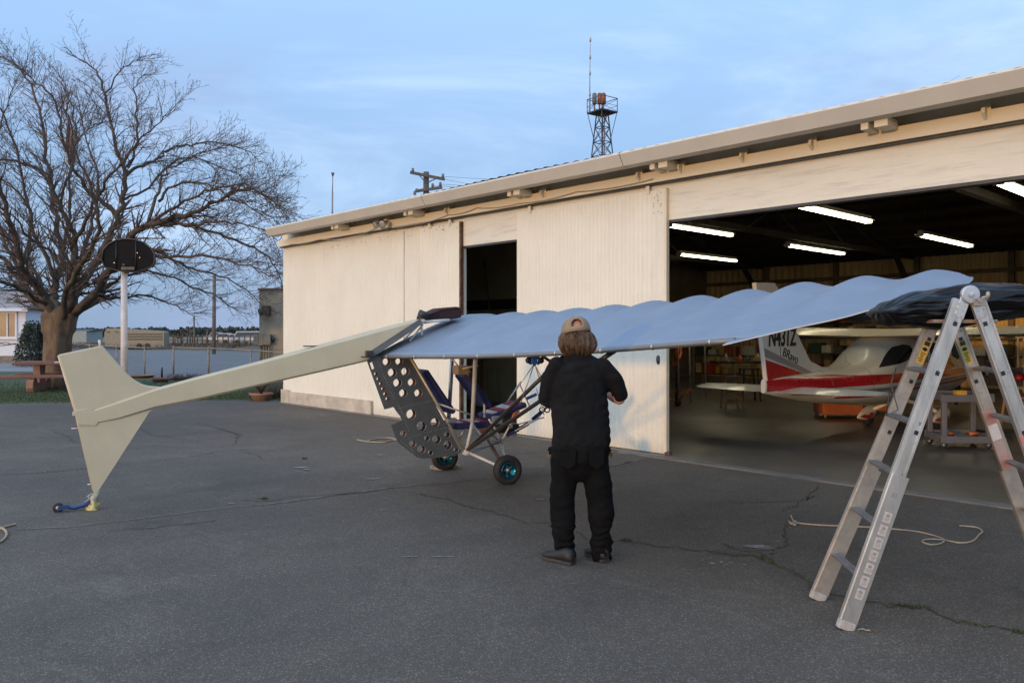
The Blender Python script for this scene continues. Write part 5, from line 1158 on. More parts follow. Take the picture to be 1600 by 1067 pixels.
# cap
cx, cy, cz = hx-.012, hy+.0, hz+.045
b = MB(); R_ = []
tilt = lambda x, y, z: Lp(cx+x-.10*z*0, cy+y, cz+z-.10*0)
def cp(x, y, z):      # small roll and pitch of the head
    x2 = x*math.cos(.10)-z*math.sin(.10)*-1*0+z*-.06; z2 = z-x*-.12*1.0; y2 = y*math.cos(.12)+z*.10; z2 -= y*.16*-1*-1
    return Lp(cx+x2, cy+y2, cz+z2)
for i in range(12):
    ph = math.pi/2*i/11; z = .112*math.sin(ph); k = max(.02, math.cos(ph)**.72)
    R_.append([cp(.106*k*math.cos(a), .116*k*math.sin(a), z-.030) for a in [2*math.pi*j/48 for j in range(48)]])
# opening at the back (low arch): drop faces in the arch
bb = MB(); n = 48; vs = [p for r in R_ for p in r]; fs = []
for i in range(11):
    for j in range(n):
        am = 2*math.pi*(j+.5)/n-1.5*math.pi; 
        if am < -math.pi: am += 2*math.pi
        if 2 <= i <= 5 and abs(am) < [0, 0, .44, .44, .38, .26][i]: continue
        fs.append((i*n+j, i*n+(j+1) % n, (i+1)*n+(j+1) % n, (i+1)*n+j))
bb.add(vs, fs, True); cap_ = bb.build('cap', mat('tan_cap_canvas', (.27, .20, .125), .9, var=.08, vscale=12, bump=.2, bscale=200), pe, recalc=True); m_ = cap_.modifiers.new('s', 'SOLIDIFY'); m_.thickness = .003; m_.offset = 0
b = MB(); b.ell(cp(0, 0, .084), .007, .007, .005, 10, 6)
for j in (0, 8, 16, 24, 32, 40): b.tube([R_[i][j]+(R_[i][j]-cp(0, 0, 0)).normalized()*.002 for i in range(12)], .0014, 4)
b.tube([R_[0][j % 48] for j in range(49)], .003, 5); b.build('cap_seams', mat('cap_stitch', (.30, .225, .15), .9), cap_)
b = MB(); rows = []
for i in range(7):
    t = i/6; rows.append([cp((.075-.0*t)*math.sin(a)*(1-.25*t*t), .095*math.cos(a)*.9+.075*t*math.cos(a)+.01, -.018-.012*t-.025*math.sin(a)**2*t) for a in [-1.2+2.4*j/12 for j in range(13)]])
b.grid(rows); b.build('cap_peak', cap_.data.materials[0], cap_, solid=.004)
# hair: under-cap volume plus strands
HPRF = [(.030, .094), (.0, .101), (-.04, .110), (-.075, .112), (-.105, .102), (-.130, .086), (-.150, .070)]
def hrad(dz, a):
    for (z0, r0), (z1, r1) in zip(HPRF, HPRF[1:]):
        if dz >= z1: t = (z0-dz)/(z0-z1); r = r0+(r1-r0)*max(0, t); break
    else: r = HPRF[-1][1]
    low = min(1, max(0, (.02-dz)/.15)); ca, sa = math.cos(a), math.sin(a)
    r += low*(.026*mnoise.noise(Vector((ca*3.5, sa*3.5, dz*6)))+.010*mnoise.noise(Vector((ca*9, sa*9, dz*8+4))))
    if ca > .5: r += low*.012
    return r
def hpt(dz, a, off=0): r = hrad(dz, a)+off; return Lp(hx-.006+math.cos(a)*r, hy-.004+math.sin(a)*r*.92, hz+dz)
b = MB(); rings = []; NA = 110
for i in range(26):
    t = i/25; rg = []
    for j in range(NA):
        a = 2*math.pi*j/NA; L = .148+.040*mnoise.noise(Vector((math.cos(a)*4, math.sin(a)*4, 9)))
        front = max(0, math.sin(a)); dz = .035-L*t*(1-.75*front); rg.append(hpt(dz, a, -.006+.004*math.sin(a*37)*t))
    rings.append(rg)
b.loft(rings); hair = b.build('hair', mat('brown_hair', (.038, .022, .013), .6, var=.3, vscale=40, stretch=(1, 1, .2)), pe)
b = MB(); random.seed(12)
for i in range(2600):
    cl_ = random.randrange(60); a = -math.pi/2+(-2.0+4.0*cl_/59)+random.gauss(0, .035); z0 = random.uniform(-.06, .030); L = random.uniform(.05, .13); bend = random.gauss(0, .10)+.10*math.sin(cl_*2.3); pts = []
    lift = random.uniform(0, .007)+(.014 if random.random() < .25 else 0)
    for k in range(7):
        t = k/6; dz = max(-.158, z0-L*t); aa = a+bend*t*t+.05*math.sin(t*6+cl_); pts.append(hpt(dz, aa, lift*math.sin(t*2.6)+.003))
    b.tube(pts, [.0022, .0026, .0027, .0025, .0021, .0015, .0005], 4, cap=False)
b.build('hair_strands', mat('hair_lights', (.17, .092, .045), .42, col2=(.030, .017, .010), vscale=30, stretch=(1, 1, .2)), hair, recalc=False)
# ================================================================ LEFT SIDE AND BACKGROUND
def depth_of(p): return p.x*FW.x+p.y*FW.y
# ---- big bare tree
M_BARK = mat('bark', (.19, .125, .075), .9, col2=(.075, .05, .035), vscale=5, bump=.9, bscale=18, stretch=(1, 1, .35))
M_TWIG = mat('twig_bark', (.125, .085, .066), .85, var=.25, vscale=6)
TD = 24.4
tr = thing('bare_tree', 'large leafless spreading tree with a short thick trunk behind the picnic table', 'tree', G(86, 605))
def TP(px, py, dd=0): return P(px, py, TD+dd)
def smooth(pts, n=5):
    o = []
    for i in range(len(pts)-1):
        for k in range(n): o.append(catm(pts[max(0, i-1)], pts[i], pts[i+1], pts[min(len(pts)-1, i+2)], k/n))
    return o+[pts[-1]]
tb_ = MB(); lb_ = MB(); tw_ = MB(); random.seed(17)
tpt = [TP(86, 607), TP(87, 585), TP(88, 560), TP(90, 535), TP(92, 512), TP(95, 495)]
R_ = []; tp2 = smooth(tpt, 4)
for i, p in enumerate(tp2):
    t = i/(len(tp2)-1); r = .35+.12*max(0, .2-t)*4+.10*max(0, t-.6)*2; ring = []
    for j in range(26):
        a = 2*math.pi*j/26; k = 1+.10*math.sin(a*5+t*2)+.07*math.sin(a*9+1.3-t*3)+.06*mnoise.noise(Vector((math.cos(a)*2, math.sin(a)*2, t*5))); rr = r*k*(1.15 if abs(math.cos(a)) > .6 and t > .7 else 1)
        ring.append(p+RT*rr*math.cos(a)+FW*rr*.9*math.sin(a))
    R_.append(ring)
c_ = tp2[-1]
for s_k, dz in ((.93, .10), (.78, .2), (.55, .28), (.2, .33)): R_.append([c_+(p-c_)*s_k+UP*dz for p in R_[len(tp2)-1]])
tb_.loft(R_)
limbs = []   # (points, r0, r1)
def limb_(pts, r0, r1): limbs.append(([TP(*q) for q in pts], r0*.62, max(.010, r1*.6)))
limb_([(94,505,0),(80,490,.3),(58,472,.6),(38,452,1),(25,430,1.4),(5,405,1.5),(-25,385,1),(-70,350,0)], .24, .06)
limb_([(92,498,0),(70,470,-.3),(60,450,-.5),(40,425,-1),(30,395,-1.5),(12,345,-2),(2,295,-2.3),(-15,250,-2.6),(-30,200,-3)], .26, .05)
limb_([(95,498,0),(85,470,.4),(88,440,.6),(98,400,.8),(88,350,1),(80,300,1.4),(72,230,1.9),(60,170,2.2),(42,122,2.5),(8,90,2.8)], .24, .03)
limb_([(100,500,0),(112,470,-.3),(108,430,-.7),(118,380,-1),(108,350,-1.2),(92,320,-1.4),(80,290,-1.6),(55,262,-1.8),(15,250,-2),(-25,262,-2.3)], .22, .03)
limb_([(104,495,0),(120,455,.4),(138,425,.8),(160,390,1.1),(175,358,1.2),(186,340,1.1),(192,312,1.0),(196,275,1.0),(188,245,1),(176,205,1.1),(163,150,1.2),(150,112,1.4),(122,92,1.5)], .27, .03)
limb_([(186,340,1.1),(165,318,.9),(140,300,.6),(125,280,.4),(108,245,.1),(95,200,-.2),(80,150,-.4),(58,130,-.6),(24,100,-.8)], .14, .02)
limb_([(196,272,1.0),(215,262,1.2),(245,250,1.5),(262,235,1.7),(290,228,1.9),(330,222,2.1),(365,228,2.3),(392,238,2.4)], .10, .02)
limb_([(163,150,1.2),(180,120,1.4),(195,104,1.6),(220,90,1.9)], .05, .012)
limb_([(200,262,1),(215,225,1.1),(213,180,1.2),(210,140,1.3),(225,118,1.4)], .08, .015)
limb_([(115,490,0),(145,460,-.6),(165,430,-1),(190,392,-1.5),(215,360,-2),(255,345,-2.4),(290,335,-2.8),(330,320,-3),(370,300,-3.2),(405,300,-3.3),(438,325,-3.3)], .25, .025)
limb_([(215,360,-2),(240,350,-1.6),(290,352,-1.2),(340,365,-.8),(385,382,-.4),(425,410,-.2),(440,440,0)], .12, .02)
limb_([(232,348,-1.8),(248,300,-1.5),(258,270,-1.3),(290,250,-1.1),(325,235,-1),(355,228,-1)], .09, .015)
limb_([(248,315,-1.5),(270,290,-1.8),(315,285,-2.2),(350,305,-2.5),(395,325,-2.8),(430,345,-3)], .07, .015)
limb_([(240,390,.5),(265,402,.8),(300,420,1.2),(345,432,1.5),(380,450,1.8),(410,478,2)], .09, .015)
limb_([(145,440,.3),(185,415,.6),(215,395,.7),(240,390,.5)], .14, .09)
limb_([(110,492,.5),(150,470,1.2),(190,465,1.7),(235,462,2.2),(275,478,2.6),(300,492,2.8)], .11, .015)
limb_([(98,492,.5),(120,440,1.8),(135,380,2.7),(150,330,3.4),(150,270,4),(135,220,4.4),(120,150,4.6)], .17, .02)
limb_([(100,495,-.4),(105,450,-1.8),(135,400,-3),(155,355,-3.8),(145,300,-4.2),(120,240,-4.6),(100,170,-5)], .16, .02)
limb_([(85,490,.2),(60,440,1.5),(30,390,2.6),(-5,350,3.3),(-40,300,3.8),(-70,230,4)], .15, .02)
limb_([(75,480,-.2),(30,450,-1.8),(-10,440,-3),(-50,430,-3.6),(-90,445,-4)], .12, .02)
limb_([(60,465,.5),(45,400,.9),(50,340,1.2),(30,300,1.4),(0,280,1.5),(-40,285,1.6)], .11, .02)
limb_([(108,430,-.7),(75,390,-1.1),(45,370,-1.5),(10,330,-1.8),(-30,320,-2)], .10, .02)
limb_([(92,320,-1.4),(110,270,-1.2),(125,215,-1),(150,195,-.9),(175,190,-.8)], .07, .012)
limb_([(104,495,.2),(140,478,.8),(180,440,1.2),(230,425,1.6),(285,440,2),(335,462,2.4),(365,480,2.6)], .12, .02)
limb_([(160,430,-.8),(205,412,-1.4),(262,402,-2),(320,400,-2.6),(375,412,-3),(420,432,-3.2)], .12, .02)
limb_([(215,360,-2),(262,330,-2.6),(310,305,-3.2),(355,290,-3.6),(405,300,-4),(440,322,-4.2)], .09, .015)
limb_([(192,312,1),(225,300,1.8),(262,262,2.4),(300,245,2.8),(345,262,3.1),(385,282,3.3)], .08, .015)
limb_([(255,345,-2.4),(300,350,-2.8),(350,345,-3.2),(400,358,-3.5),(440,380,-3.7)], .08, .015)
limb_([(90,440,.6),(60,380,.2),(45,320,0),(25,230,-.3),(0,170,-.5),(-30,130,-.6)], .12, .02)
limb_([(60,450,1.8),(20,400,2),(-5,330,2.2),(-10,250,2.4),(5,180,2.6),(20,140,2.7)], .12, .02)
limb_([(118,380,-1),(140,330,-1.6),(165,285,-2),(200,240,-2.3),(235,205,-2.5),(262,180,-2.6)], .10, .015)
limb_([(98,400,.8),(110,340,1.6),(112,270,2),(120,200,2.3),(105,145,2.5),(92,120,2.6)], .10, .015)
nseg = [0]; 
def grow(p, d, L, r, lev, drift):
    # one curved branch that spawns side branches
    n = max(3, int(L/.16)) if lev < 3 else 4; pts = [p]; dirs = [d]; q = p.copy(); dd = d.copy(); st = L/n
    for i in range(n):
        dd = (dd+Vector((random.gauss(0, .10), random.gauss(0, .10), random.gauss(0, .10)+drift))).normalized(); q = q+dd*st; pts.append(q.copy()); dirs.append(dd.copy())
    nseg[0] += n; sd = 5 if lev < 2 else 3
    tw_.tube(pts, [max(.0034, r*(1-.70*i/n)) for i in range(n+1)], sd, cap=False)
    if lev >= 4: return
    step = {1: .20, 2: .15, 3: .13}[lev]; k = max(1, int(L/step))
    for i in range(k):
        t = (i+random.uniform(.2, .9))/k; 
        if t < .08: continue
        j = min(n-1, int(t*n)); b0 = pts[j].lerp(pts[j+1], t*n-j); a = dirs[j]; u, v = perp(a); an = random.uniform(0, 6.28); sp = random.uniform(.55, .95)
        nd = (a*math.cos(sp)+(u*math.cos(an)+v*math.sin(an))*math.sin(sp)+Vector((0, 0, .12))).normalized()
        grow(b0, nd, L*random.uniform(.34, .58)*(1.15-t*.6), max(.0045, r*(1-.7*t)*.6), lev+1, drift*.9)
for pts, r0, r1 in limbs:
    s = smooth(pts, 4); s = [p+Vector((random.gauss(0, .035), random.gauss(0, .035), random.gauss(0, .03))) if 0 < i < len(s)-1 else p for i, p in enumerate(s)]; n = len(s)
    rad = [r0+(r1-r0)*(i/(n-1))**.75 for i in range(n)]
    lb_.tube(s, rad, 9)
    tot = sum((s[i+1]-s[i]).length for i in range(n-1)); acc = 0
    for i in range(3, n-1):
        seg = (s[i+1]-s[i]).length; acc += seg
        while acc > .105:
            acc -= .105; t = i/n; a = (s[i+1]-s[i]).normalized(); u, v = perp(a); an = random.uniform(0, 6.28); sp = random.uniform(.6, 1.05)
            nd = (a*math.cos(sp)+(u*math.cos(an)+v*math.sin(an))*math.sin(sp)); out_ = (s[i]-TP(95, 480)); out_.z *= .5; nd = (nd+out_.normalized()*.35+Vector((0, 0, .1))).normalized()
            if depth_of(s[i]) > 0 and (s[i]+nd*1.5).z < 1.9: nd.z = abs(nd.z)*.3; nd.normalize()
            grow(s[i].lerp(s[i+1], random.random()), nd, random.uniform(.4, 1.45)*(.85+.25*t), max(.010, rad[i]*.36), 1, random.choice((.012, .012, -.012, .03)))
    for _ in range(2): grow(s[-1], ((s[-1]-s[-3]).normalized()+Vector((random.gauss(0, .2), random.gauss(0, .2), random.gauss(0, .2)))).normalized(), random.uniform(.5, .9), r1*.8, 1, .01)
print('TWIG SEGS', nseg[0])
trk = tb_.build('trunk', M_BARK, tr); lb_.build('limbs', mat('limb_bark', (.10, .072, .052), .9, col2=(.05, .037, .03), vscale=5, bump=.8, bscale=20), tr); tw_.build('crown', M_TWIG, tr, recalc=False)
# ---- picnic table
M_TERR = mat('terracotta_concrete', (.33, .17, .11), .85, var=.15, vscale=5, bump=.4, bscale=25); M_TERD = mat('table_top_brown', (.20, .095, .07), .7, var=.12, vscale=3)
pb = G(78, 611); pt = thing('picnic_table', 'terracotta concrete picnic table with benches on the grass under the bare tree', 'table', pb)
tx, ty_ = RL(.95, .30).normalized(), RL(-.30, .95).normalized()
def PT(x, y, z): return pb+tx*x+ty_*y+UP*z
s_ = depth_of(pb)/FPX
b = MB(); b.obox(PT(.20, .35, .80), tx*1.1, ty_*.42, UP*.05); b.build('table_top', M_TERD, pt, bevel=.02)
for nm, y in (('bench', -.42), ('bench', 1.05)):
    b = MB(); b.obox(PT(-.1, y, .44), tx*1.05, ty_*.17, UP*.045); b.build(nm, M_TERD, pt, bevel=.02)
for x in (-.35, .75):
    b = MB(); o_ = [(-.38, .12), (-.30, .30), (-.17, .36), (-.20, .62), (-.30, .75), (.98, .75), (.88, .62), (.85, .36), (1.0, .30), (1.08, .12), (1.05, .0), (-.36, .0)]
    o_ = [(-.62, .0), (-.70, .14), (-.66, .30), (-.55, .39), (-.28, .39), (-.20, .27), (.0, .24), (.08, .45), (.02, .75), (.68, .75), (.62, .45), (.70, .24), (.90, .27), (.98, .39), (1.25, .39), (1.36, .30), (1.40, .14), (1.32, 0)]
    b.prism([PT(x-.09, yy, z) for yy, z in o_], tx*.18); b.build('support', M_TERR, pt, bevel=.015)
b = MB(); c = PT(-.445, .35, .62); b.prism([c+ty_*math.cos(a)*.06*k+UP*math.sin(a)*.08*k for a, k in [(1.57+math.pi*i/8, 1) for i in range(9)]]+[c+ty_*(-.02)*math.sin(math.pi*i/8)-UP*.08*math.cos(math.pi*i/8)*1 for i in range(1, 8)], tx*-.006); b.build('crescent_recess', M_BLK, pt, recalc=True)
# ---- basketball hoop (seen from behind)
hb_ = P(194, 600, 17).xy.to_3d(); hp = thing('basketball_hoop', 'basketball post in white with a black rounded backboard seen from behind', 'basketball hoop', hb_)
b = MB(); b.tube([hb_, hb_+UP*3.1], [.075, .062], 16)
b.build('pole', mat('pole_white', (.62, .55, .50), .5, var=.12, vscale=6), hp)
bc = P(201, 399, 16.85); 
def BP(x, z, y=0): return bc+RT*x+UP*z+FW*y
ol = [(-.56, -.13), (-.52, -.26), (-.20, -.335), (.05, -.36), (.22, -.36), (.50, -.25), (.56, -.17), (.565, .02), (.50, .14), (.33, .28), (.12, .345), (-.08, .355), (-.27, .33), (-.43, .24), (-.55, .11)]
b = MB(); b.prism([BP(x, z) for x, z in ol], FW*.045); bb_ = b.build('backboard', mat('black_backboard', (.006, .006, .007), .7, var=.1, spec=.12), hp, bevel=.01)
b = MB(); q = [BP(x*.98, z*.98, -.008) for x, z in ol]; b.tube(q+[q[0]], .016, 6); b.tube([BP(-.26, -.30, -.01), BP(-.26, .30, -.01)], .012, 6); b.tube([BP(.16, -.30, -.01), BP(.16, .3, -.01)], .012, 6); b.build('backboard_rim', M_BLK, bb_)
b = MB(); b.bar(BP(-.1, -.2, -.02), hb_+UP*3.0, .05, .05); b.bar(BP(.1, -.28, .0), hb_+UP*2.95, .05, .05); b.obox(BP(0, -.28, -.02), RT*.14, FW*.02, UP*.03)
b.tube([BP(0, -.24, .28)+RT*math.cos(a)*.225+FW*math.sin(a)*.225 for a in [2*math.pi*i/24 for i in range(25)]], .009, 6); b.build('rim_bracket', M_STEEL, hp)
for x, z in ((.19, .05), (-.30, -.16), (.24, -.05)): b = MB(); b.obox(BP(x, z, -.012), RT*.012, FW*.004, UP*.008); b.build('bolt', M_GTUBE, bb_)
# ---- white house at the far left
ha = G(39, 567); hd = depth_of(ha); hs = thing('house', 'white bungalow with a framed window and stone base at the far left', 'house', ha-RT*3)
def HP(x, z, y=0): return ha+RT*x+UP*z+FW*y      # x measured from the right corner
M_HW = mat('house_white', (.62, .62, .66), .7, var=.04); M_STN = mat('stone_base', (.26, .21, .17), .9, var=.25, vscale=6, bump=.5)
b = MB(); b.obox(HP(-4.5, 1.70, 1.4), RT*4.5, FW*1.4, UP*1.30); b.build('wall', M_HW, hs)
b = MB(); b.obox(HP(-4.52, .20, 1.38), RT*4.48, FW*1.4, UP*.20); b.build('base', M_STN, hs)
b = MB(); b.prism([HP(.25, 2.98, -.4), HP(.25, 2.98, 3.2), HP(.25, 4.2, 1.4)], RT*-9.5); b.build('roof', mat('house_shingle', (.30, .29, .31), .9, var=.2, vscale=8), hs)
b = MB(); b.obox(HP(-4.6, 2.97, -.42), RT*5.0, FW*.03, UP*.09); b.build('eaves_board', M_HW, hs)
for x in (-1.35, -4.2):
    b = MB(); 
    for s in (-1, 1): b.obox(HP(x+s*.88, 2.12, -.03), RT*.05, FW*.04, UP*.72); b.obox(HP(x, 2.12+s*.70, -.03), RT*.93, FW*.045, UP*.05)
    b.obox(HP(x+.38, 2.12, -.02), RT*.035, FW*.035, UP*.68); w_ = b.build('window', M_HW, hs)
    b = MB(); b.obox(HP(x, 2.12, -.005), RT*.85, FW*.004, UP*.66); b.build('pane', mat('amber_pane', (.30, .20, .12), .15, var=.2, vscale=1.2), w_)
    b = MB(); b.obox(HP(x, 1.36, -.06), RT*1.0, FW*.08, UP*.035); b.build('sill', M_HW, w_)
b = MB()
for k in range(3): b.tube([HP(-.5-1.5*t, 1.02+.05*math.sin(t*9+k*2)+.04*k, -.03) for t in [i/24 for i in range(25)]], .014, 5)
b.build('scroll_trim', M_STEEL, hs)
b = MB(); b.obox(HP(.0, 1.7, -.01), RT*.06, FW*.03, UP*1.3); b.build('corner_board', mat('corner_white', (.66, .65, .66), .7), hs)
# ---- leafy bush by the house
def bush(c, rx, rz, n, m, label, name='bush', cat='bush', leaf=.05, grp=None):
    t = thing(name, label, cat, c, grp); b = MB(); s = MB()
    for _ in range(n):
        a = random.uniform(0, 6.28); h = random.random()**.7; r = random.random()**.45*rx*(1-.5*h*h)*(1+.3*math.sin(a*3)); p = c+RT*math.cos(a)*r+FW*math.sin(a)*r+UP*h*rz*random.uniform(.85, 1.1)
        u = Vector((random.gauss(0, 1), random.gauss(0, 1), random.gauss(0, 1))).normalized()*leaf; v = Vector((random.gauss(0, 1), random.gauss(0, 1), random.gauss(0, 1))).normalized()*leaf*.6
        b.add([p-u, p-v, p+u, p+v], [(0, 1, 2, 3)])
    for _ in range(14): a = random.uniform(0, 6.28); s.tube([c, c+RT*math.cos(a)*rx*.3+FW*math.sin(a)*rx*.3+UP*rz*.4, c+RT*math.cos(a)*rx*.7+FW*math.sin(a)*rx*.7+UP*rz*.8], [.03, .02, .006], 5)
    b.build('foliage', m, t, recalc=False); s.build('stems', M_TWIG, t); return t
M_DG = mat('dark_foliage', (.035, .05, .028), .8, var=.3, vscale=3)
bush(G(57, 572), 1.15, 2.1, 4200, M_DG, 'dark evergreen bush between the white house and the tree trunk', leaf=.07)
# ---- chain-link fence
fn = thing('chain_link_fence', 'low chain link fence with a galvanised top rail along the grass', 'fence', G(326, 589))
M_FP = mat('fence_pole', (.33, .29, .25), .5, .4, var=.15, vscale=6)
FZ = 1.08; fpx = [(100, 535), (140, 539), (182, 541.5), (226, 543.5), (271, 543), (326, 544), (392, 547), (445, 551)]
fp = []
for px, py in fpx: fp.append(P(px, py, (CH-FZ)*FPX/(py-HY)))
for i in range(len(fp)): fp[i].z = FZ
for i, p in enumerate(fp):
    b = MB(); r = .038 if i in (4, 5) else .028; b.tube([p.xy.to_3d(), p+UP*.03], r, 10); b.ell(p+UP*.04, r*1.2, r*1.2, .03, 10, 6)
    for z in (.9, .35, .6): b.tube([p.xy.to_3d()+UP*(z-.012), p.xy.to_3d()+UP*(z+.012)], r*1.15, 10)
    b.build('post', M_FP, fn)
b = MB(); 
for a, c in zip(fp, fp[1:]): b.tube([a, c], .021, 8)
b.build('top_rail', M_FP, fn)
b = MB()
for a, c in zip(fp, fp[1:]):
    d = c-a; L = d.length; d.normalize(); n = int(L/.14)
    for i in range(-8, n+1):
        for s in (1, -1):
            x0, x1 = (i*.14, i*.14+1.0); z0, z1 = (.05, 1.05) if s > 0 else (1.05, .05)
            if x0 < 0: t = -x0/(x1-x0); z0 = z0+(z1-z0)*t; x0 = 0
            if x1 > L: t = (L-x0)/(x1-x0); z1 = z0+(z1-z0)*t; x1 = L
            if x1 <= x0: continue
            b.tube([a.xy.to_3d()+d*x0+UP*z0, a.xy.to_3d()+d*x1+UP*z1], .0022, 3, cap=False)
b.build('wire_mesh', mat('fence_wire', (.16, .155, .15), .5, .5), fn, recalc=False)
# ---- grey stucco building and meter boxes past the hangar corner
ga = G(405, 590); gd = depth_of(ga); gb = thing('utility_building', 'tan grey stucco building corner with meter boxes beside the hangar end', 'building', ga)
M_STU = mat('stucco', (.33, .285, .22), .9, var=.12, vscale=2, bump=.3)
gt = CH+(HY-453)/FPX*gd
b = MB(); b.obox(ga+RT*1.2+FW*2+UP*gt/2, RT*1.2, FW*2, UP*gt/2); b.build('wall', M_STU, gb)
b = MB(); b.obox(ga+RT*1.2+FW*2+UP*(gt+.03), RT*1.25, FW*2.05, UP*.035); b.build('roof_edge', M_TERD, gb, bevel=.01)
def Q(px, py, dy=-.1): p = P(px, py, gd+dy); return p
for px0, px1, py0, py1, m in ((397, 405, 523, 539, mat('box_tan', (.26, .22, .17), .6)), (405, 412, 522, 540, MATS['box_tan']), (412, 424, 522, 539, mat('box_grey', (.17, .175, .17), .6))):
    b = MB(); a, c = Q(px0, py0, -.12), Q(px1, py1, -.12); b.obox((a+c)/2, RT*(c-a).dot(RT)/2*.96, FW*.1, UP*abs(a.z-c.z)/2); b.build('meter_box', m, gb, bevel=.01)
b = MB(); b.tube([Q(424, 530, -.1), Q(429, 530, -.1)], .05, 10); b.tube([Q(426, 526, -.1), Q(426, 534, -.1)], .05, 10); b.build('meter', M_STEEL, gb)
for px in (406, 412, 416, 420): b = MB(); a = Q(px, 540, -.12); b.tube([a, a.xy.to_3d()], .04 if px < 410 else .025, 8); b.build('conduit', mat('conduit_yellow', (.34, .26, .13), .6), gb)
b = MB(); a = Q(418, 485, -.05); b.obox(a-FW*.15, RT*.14, FW*.14, UP*.17); b.lathe(a-RT*.12-FW*.2-UP*.05, -RT-FW*.6-UP*.4, [(0, 0), (0, .10), (.12, .15), (.14, .14), (.10, 0)], 14); b.build('wall_lamp', M_STEEL, gb, bevel=.02)
b = MB(); a = onY(441.5, 415, WY+.1); b.obox(Vector((XL-.07, WY+.25, a.z)), (.06, 0, 0), (0, .14, 0), (0, 0, .32)); b.build('junction_box', MATS['cream_trim'], hg, bevel=.01)
# ---- planters, dead shrub, short post
def planter(px, py, r, h, label, sh=True):
    c = G(px, py); t = thing('planter', label, 'planter', c, 'terracotta planters')
    b = MB(); b.lathe(c, UP, [(0, 0), (0, r*.75), (h*.75, r), (h*.8, r*1.08), (h, r*1.08), (h, r*.92), (h*.8, r*.9), (h*.8, 0)], 22); b.build('pot', M_TERR, t)
    if sh:
        b = MB()
        for _ in range(70): a = random.uniform(0, 6.28); L = random.uniform(.2, .5); b.tube([c+UP*h*.8, c+UP*(h+L*.5)+RT*math.cos(a)*L*.35+FW*math.sin(a)*L*.35, c+UP*(h+L*.75)+RT*math.cos(a+.3)*L*.8+FW*math.sin(a+.3)*L*.8], [.008, .006, .002], 4)
        b.build('dry_stems', M_TWIG, t, recalc=False)
planter(408, 626, .27, .19, 'terracotta bowl planter with dry stems at the hangar corner'); planter(251, 597, .28, .14, 'low terracotta planter on the grass before the fence', False)
planter(222, 590, .45, .10, 'wide flat terracotta planter below the chain link fence', False)
t = thing('dead_shrub', 'tangle of dry brown stems under the boom beside the hangar', 'shrub', G(425, 622)); b = MB()
for _ in range(260): c = G(425, 622)+RT*random.gauss(0, .22)+FW*random.gauss(0, .2); b.tube([c, c+UP*random.uniform(.15, .45)+RT*random.gauss(0, .15)+FW*random.gauss(0, .15)], [.007, .002], 3)
b.build('stems', M_TWIG, t, recalc=False)
t = thing('dead_shrub', 'low dry shrub against the chain link fence', 'shrub', G(287, 594)); b = MB()
for _ in range(260): c = G(287, 594)+RT*random.gauss(0, .35)+FW*random.gauss(0, .2); b.tube([c, c+UP*random.uniform(.1, .28)+RT*random.gauss(0, .2)+FW*random.gauss(0, .15)], [.008, .002], 3)
b.build('stems', M_TWIG, t, recalc=False)
b = MB(); c = G(253, 596); b.tube([c+UP*.1, c+UP*.42, c+UP*.5+RT*.02], [.035, .03, .012], 8); b.build('garden_stake', M_BLK, label='short black stake standing in the low planter before the fence', cat='stake')
# ---- flagpole with limp flag behind the tree
c = P(104, 540, 45).xy.to_3d(); t = thing('flagpole', 'thin cream flagpole behind the bare tree', 'flagpole', c); b = MB(); b.tube([c, P(103, 165, 45)], [.07, .045], 10); b.ell(P(103, 163, 45), .09, .09, .09); b.build('pole', M_WTUBE, t)
b = MB(); rows = []
for i in range(17):
    s = i/16; rows.append([P(104+(12*u)*(1-.25*s)+2.5*math.sin(u*9+s*3), 185+u*22+s*(50-10*u), 44.9)+FW*.16*math.sin(u*14+s*4) for u in [j/14 for j in range(15)]])
b.grid(rows); b.cm = 0; fo_ = b.build('flag', [mat('flag_red', (.42, .03, .04), .8), mat('flag_white', (.55, .52, .50), .8), mat('flag_blue', (.03, .04, .16), .8)], label='limp red and white striped flag with a blue corner hanging behind the bare tree', cat='flag', solid=.01)
for i, p in enumerate(fo_.data.polygons):
    r_, c_ = divmod(i, 14); p.material_index = 2 if (r_ < 6 and c_ < 5) else (c_+r_//6) % 2
# ---- livestock trailer, container, far things
tc_ = G(210, 546); td = depth_of(tc_); sc = td/FPX
tl = thing('livestock_trailer', 'long beige livestock trailer with slatted sides parked behind the fence', 'trailer', tc_)
M_BEI = mat('trailer_beige', (.24, .21, .15), .7, var=.1); 
def TT(px, py, dy=0): return P(px, py, td+dy)
b = MB(); b.prism([TT(164, 541), TT(256, 542), TT(256, 519), TT(250, 517), TT(180, 513), TT(167, 513), TT(163, 520)], FW*1.2); b.build('body', M_BEI, tl)
for r_, y0 in enumerate((521, 525, 529)):
    b = MB()
    for k in range(22):
        px = 197+k*2.6; a, c = TT(px, y0, -.02), TT(px+1.9, y0+2.2, -.02); b.obox((a+c)/2, RT*abs((c-a).dot(RT))/2, FW*.01, UP*abs(a.z-c.z)/2)
    b.build('slat_opening_row', M_STEEL, tl)
b = MB()
for px in (179, 166): a, c = TT(px, 518, -.02), TT(px+6, 519.5, -.02); b.obox((a+c)/2, RT*abs((c-a).dot(RT))/2, FW*.01, UP*abs(a.z-c.z)/2)
b.build('vent', M_BLK, tl)
for px in (217, 230): b = MB(); c = TT(px, 541, -.05); b.lathe(c, FW, [(0, 0), (0, .3), (.25, .3), (.25, 0)], 20); b.build('wheel', M_RUB, tl)
b = MB(); c = G(196, 545); q = depth_of(c); a1, a2 = P(181, 539, q-2), P(211, 530, q-2); b.obox((a1+a2)/2, RT*abs((a2-a1).dot(RT))/2, FW*.6, UP*abs(a1.z-a2.z)/2+UP*0); b2 = b
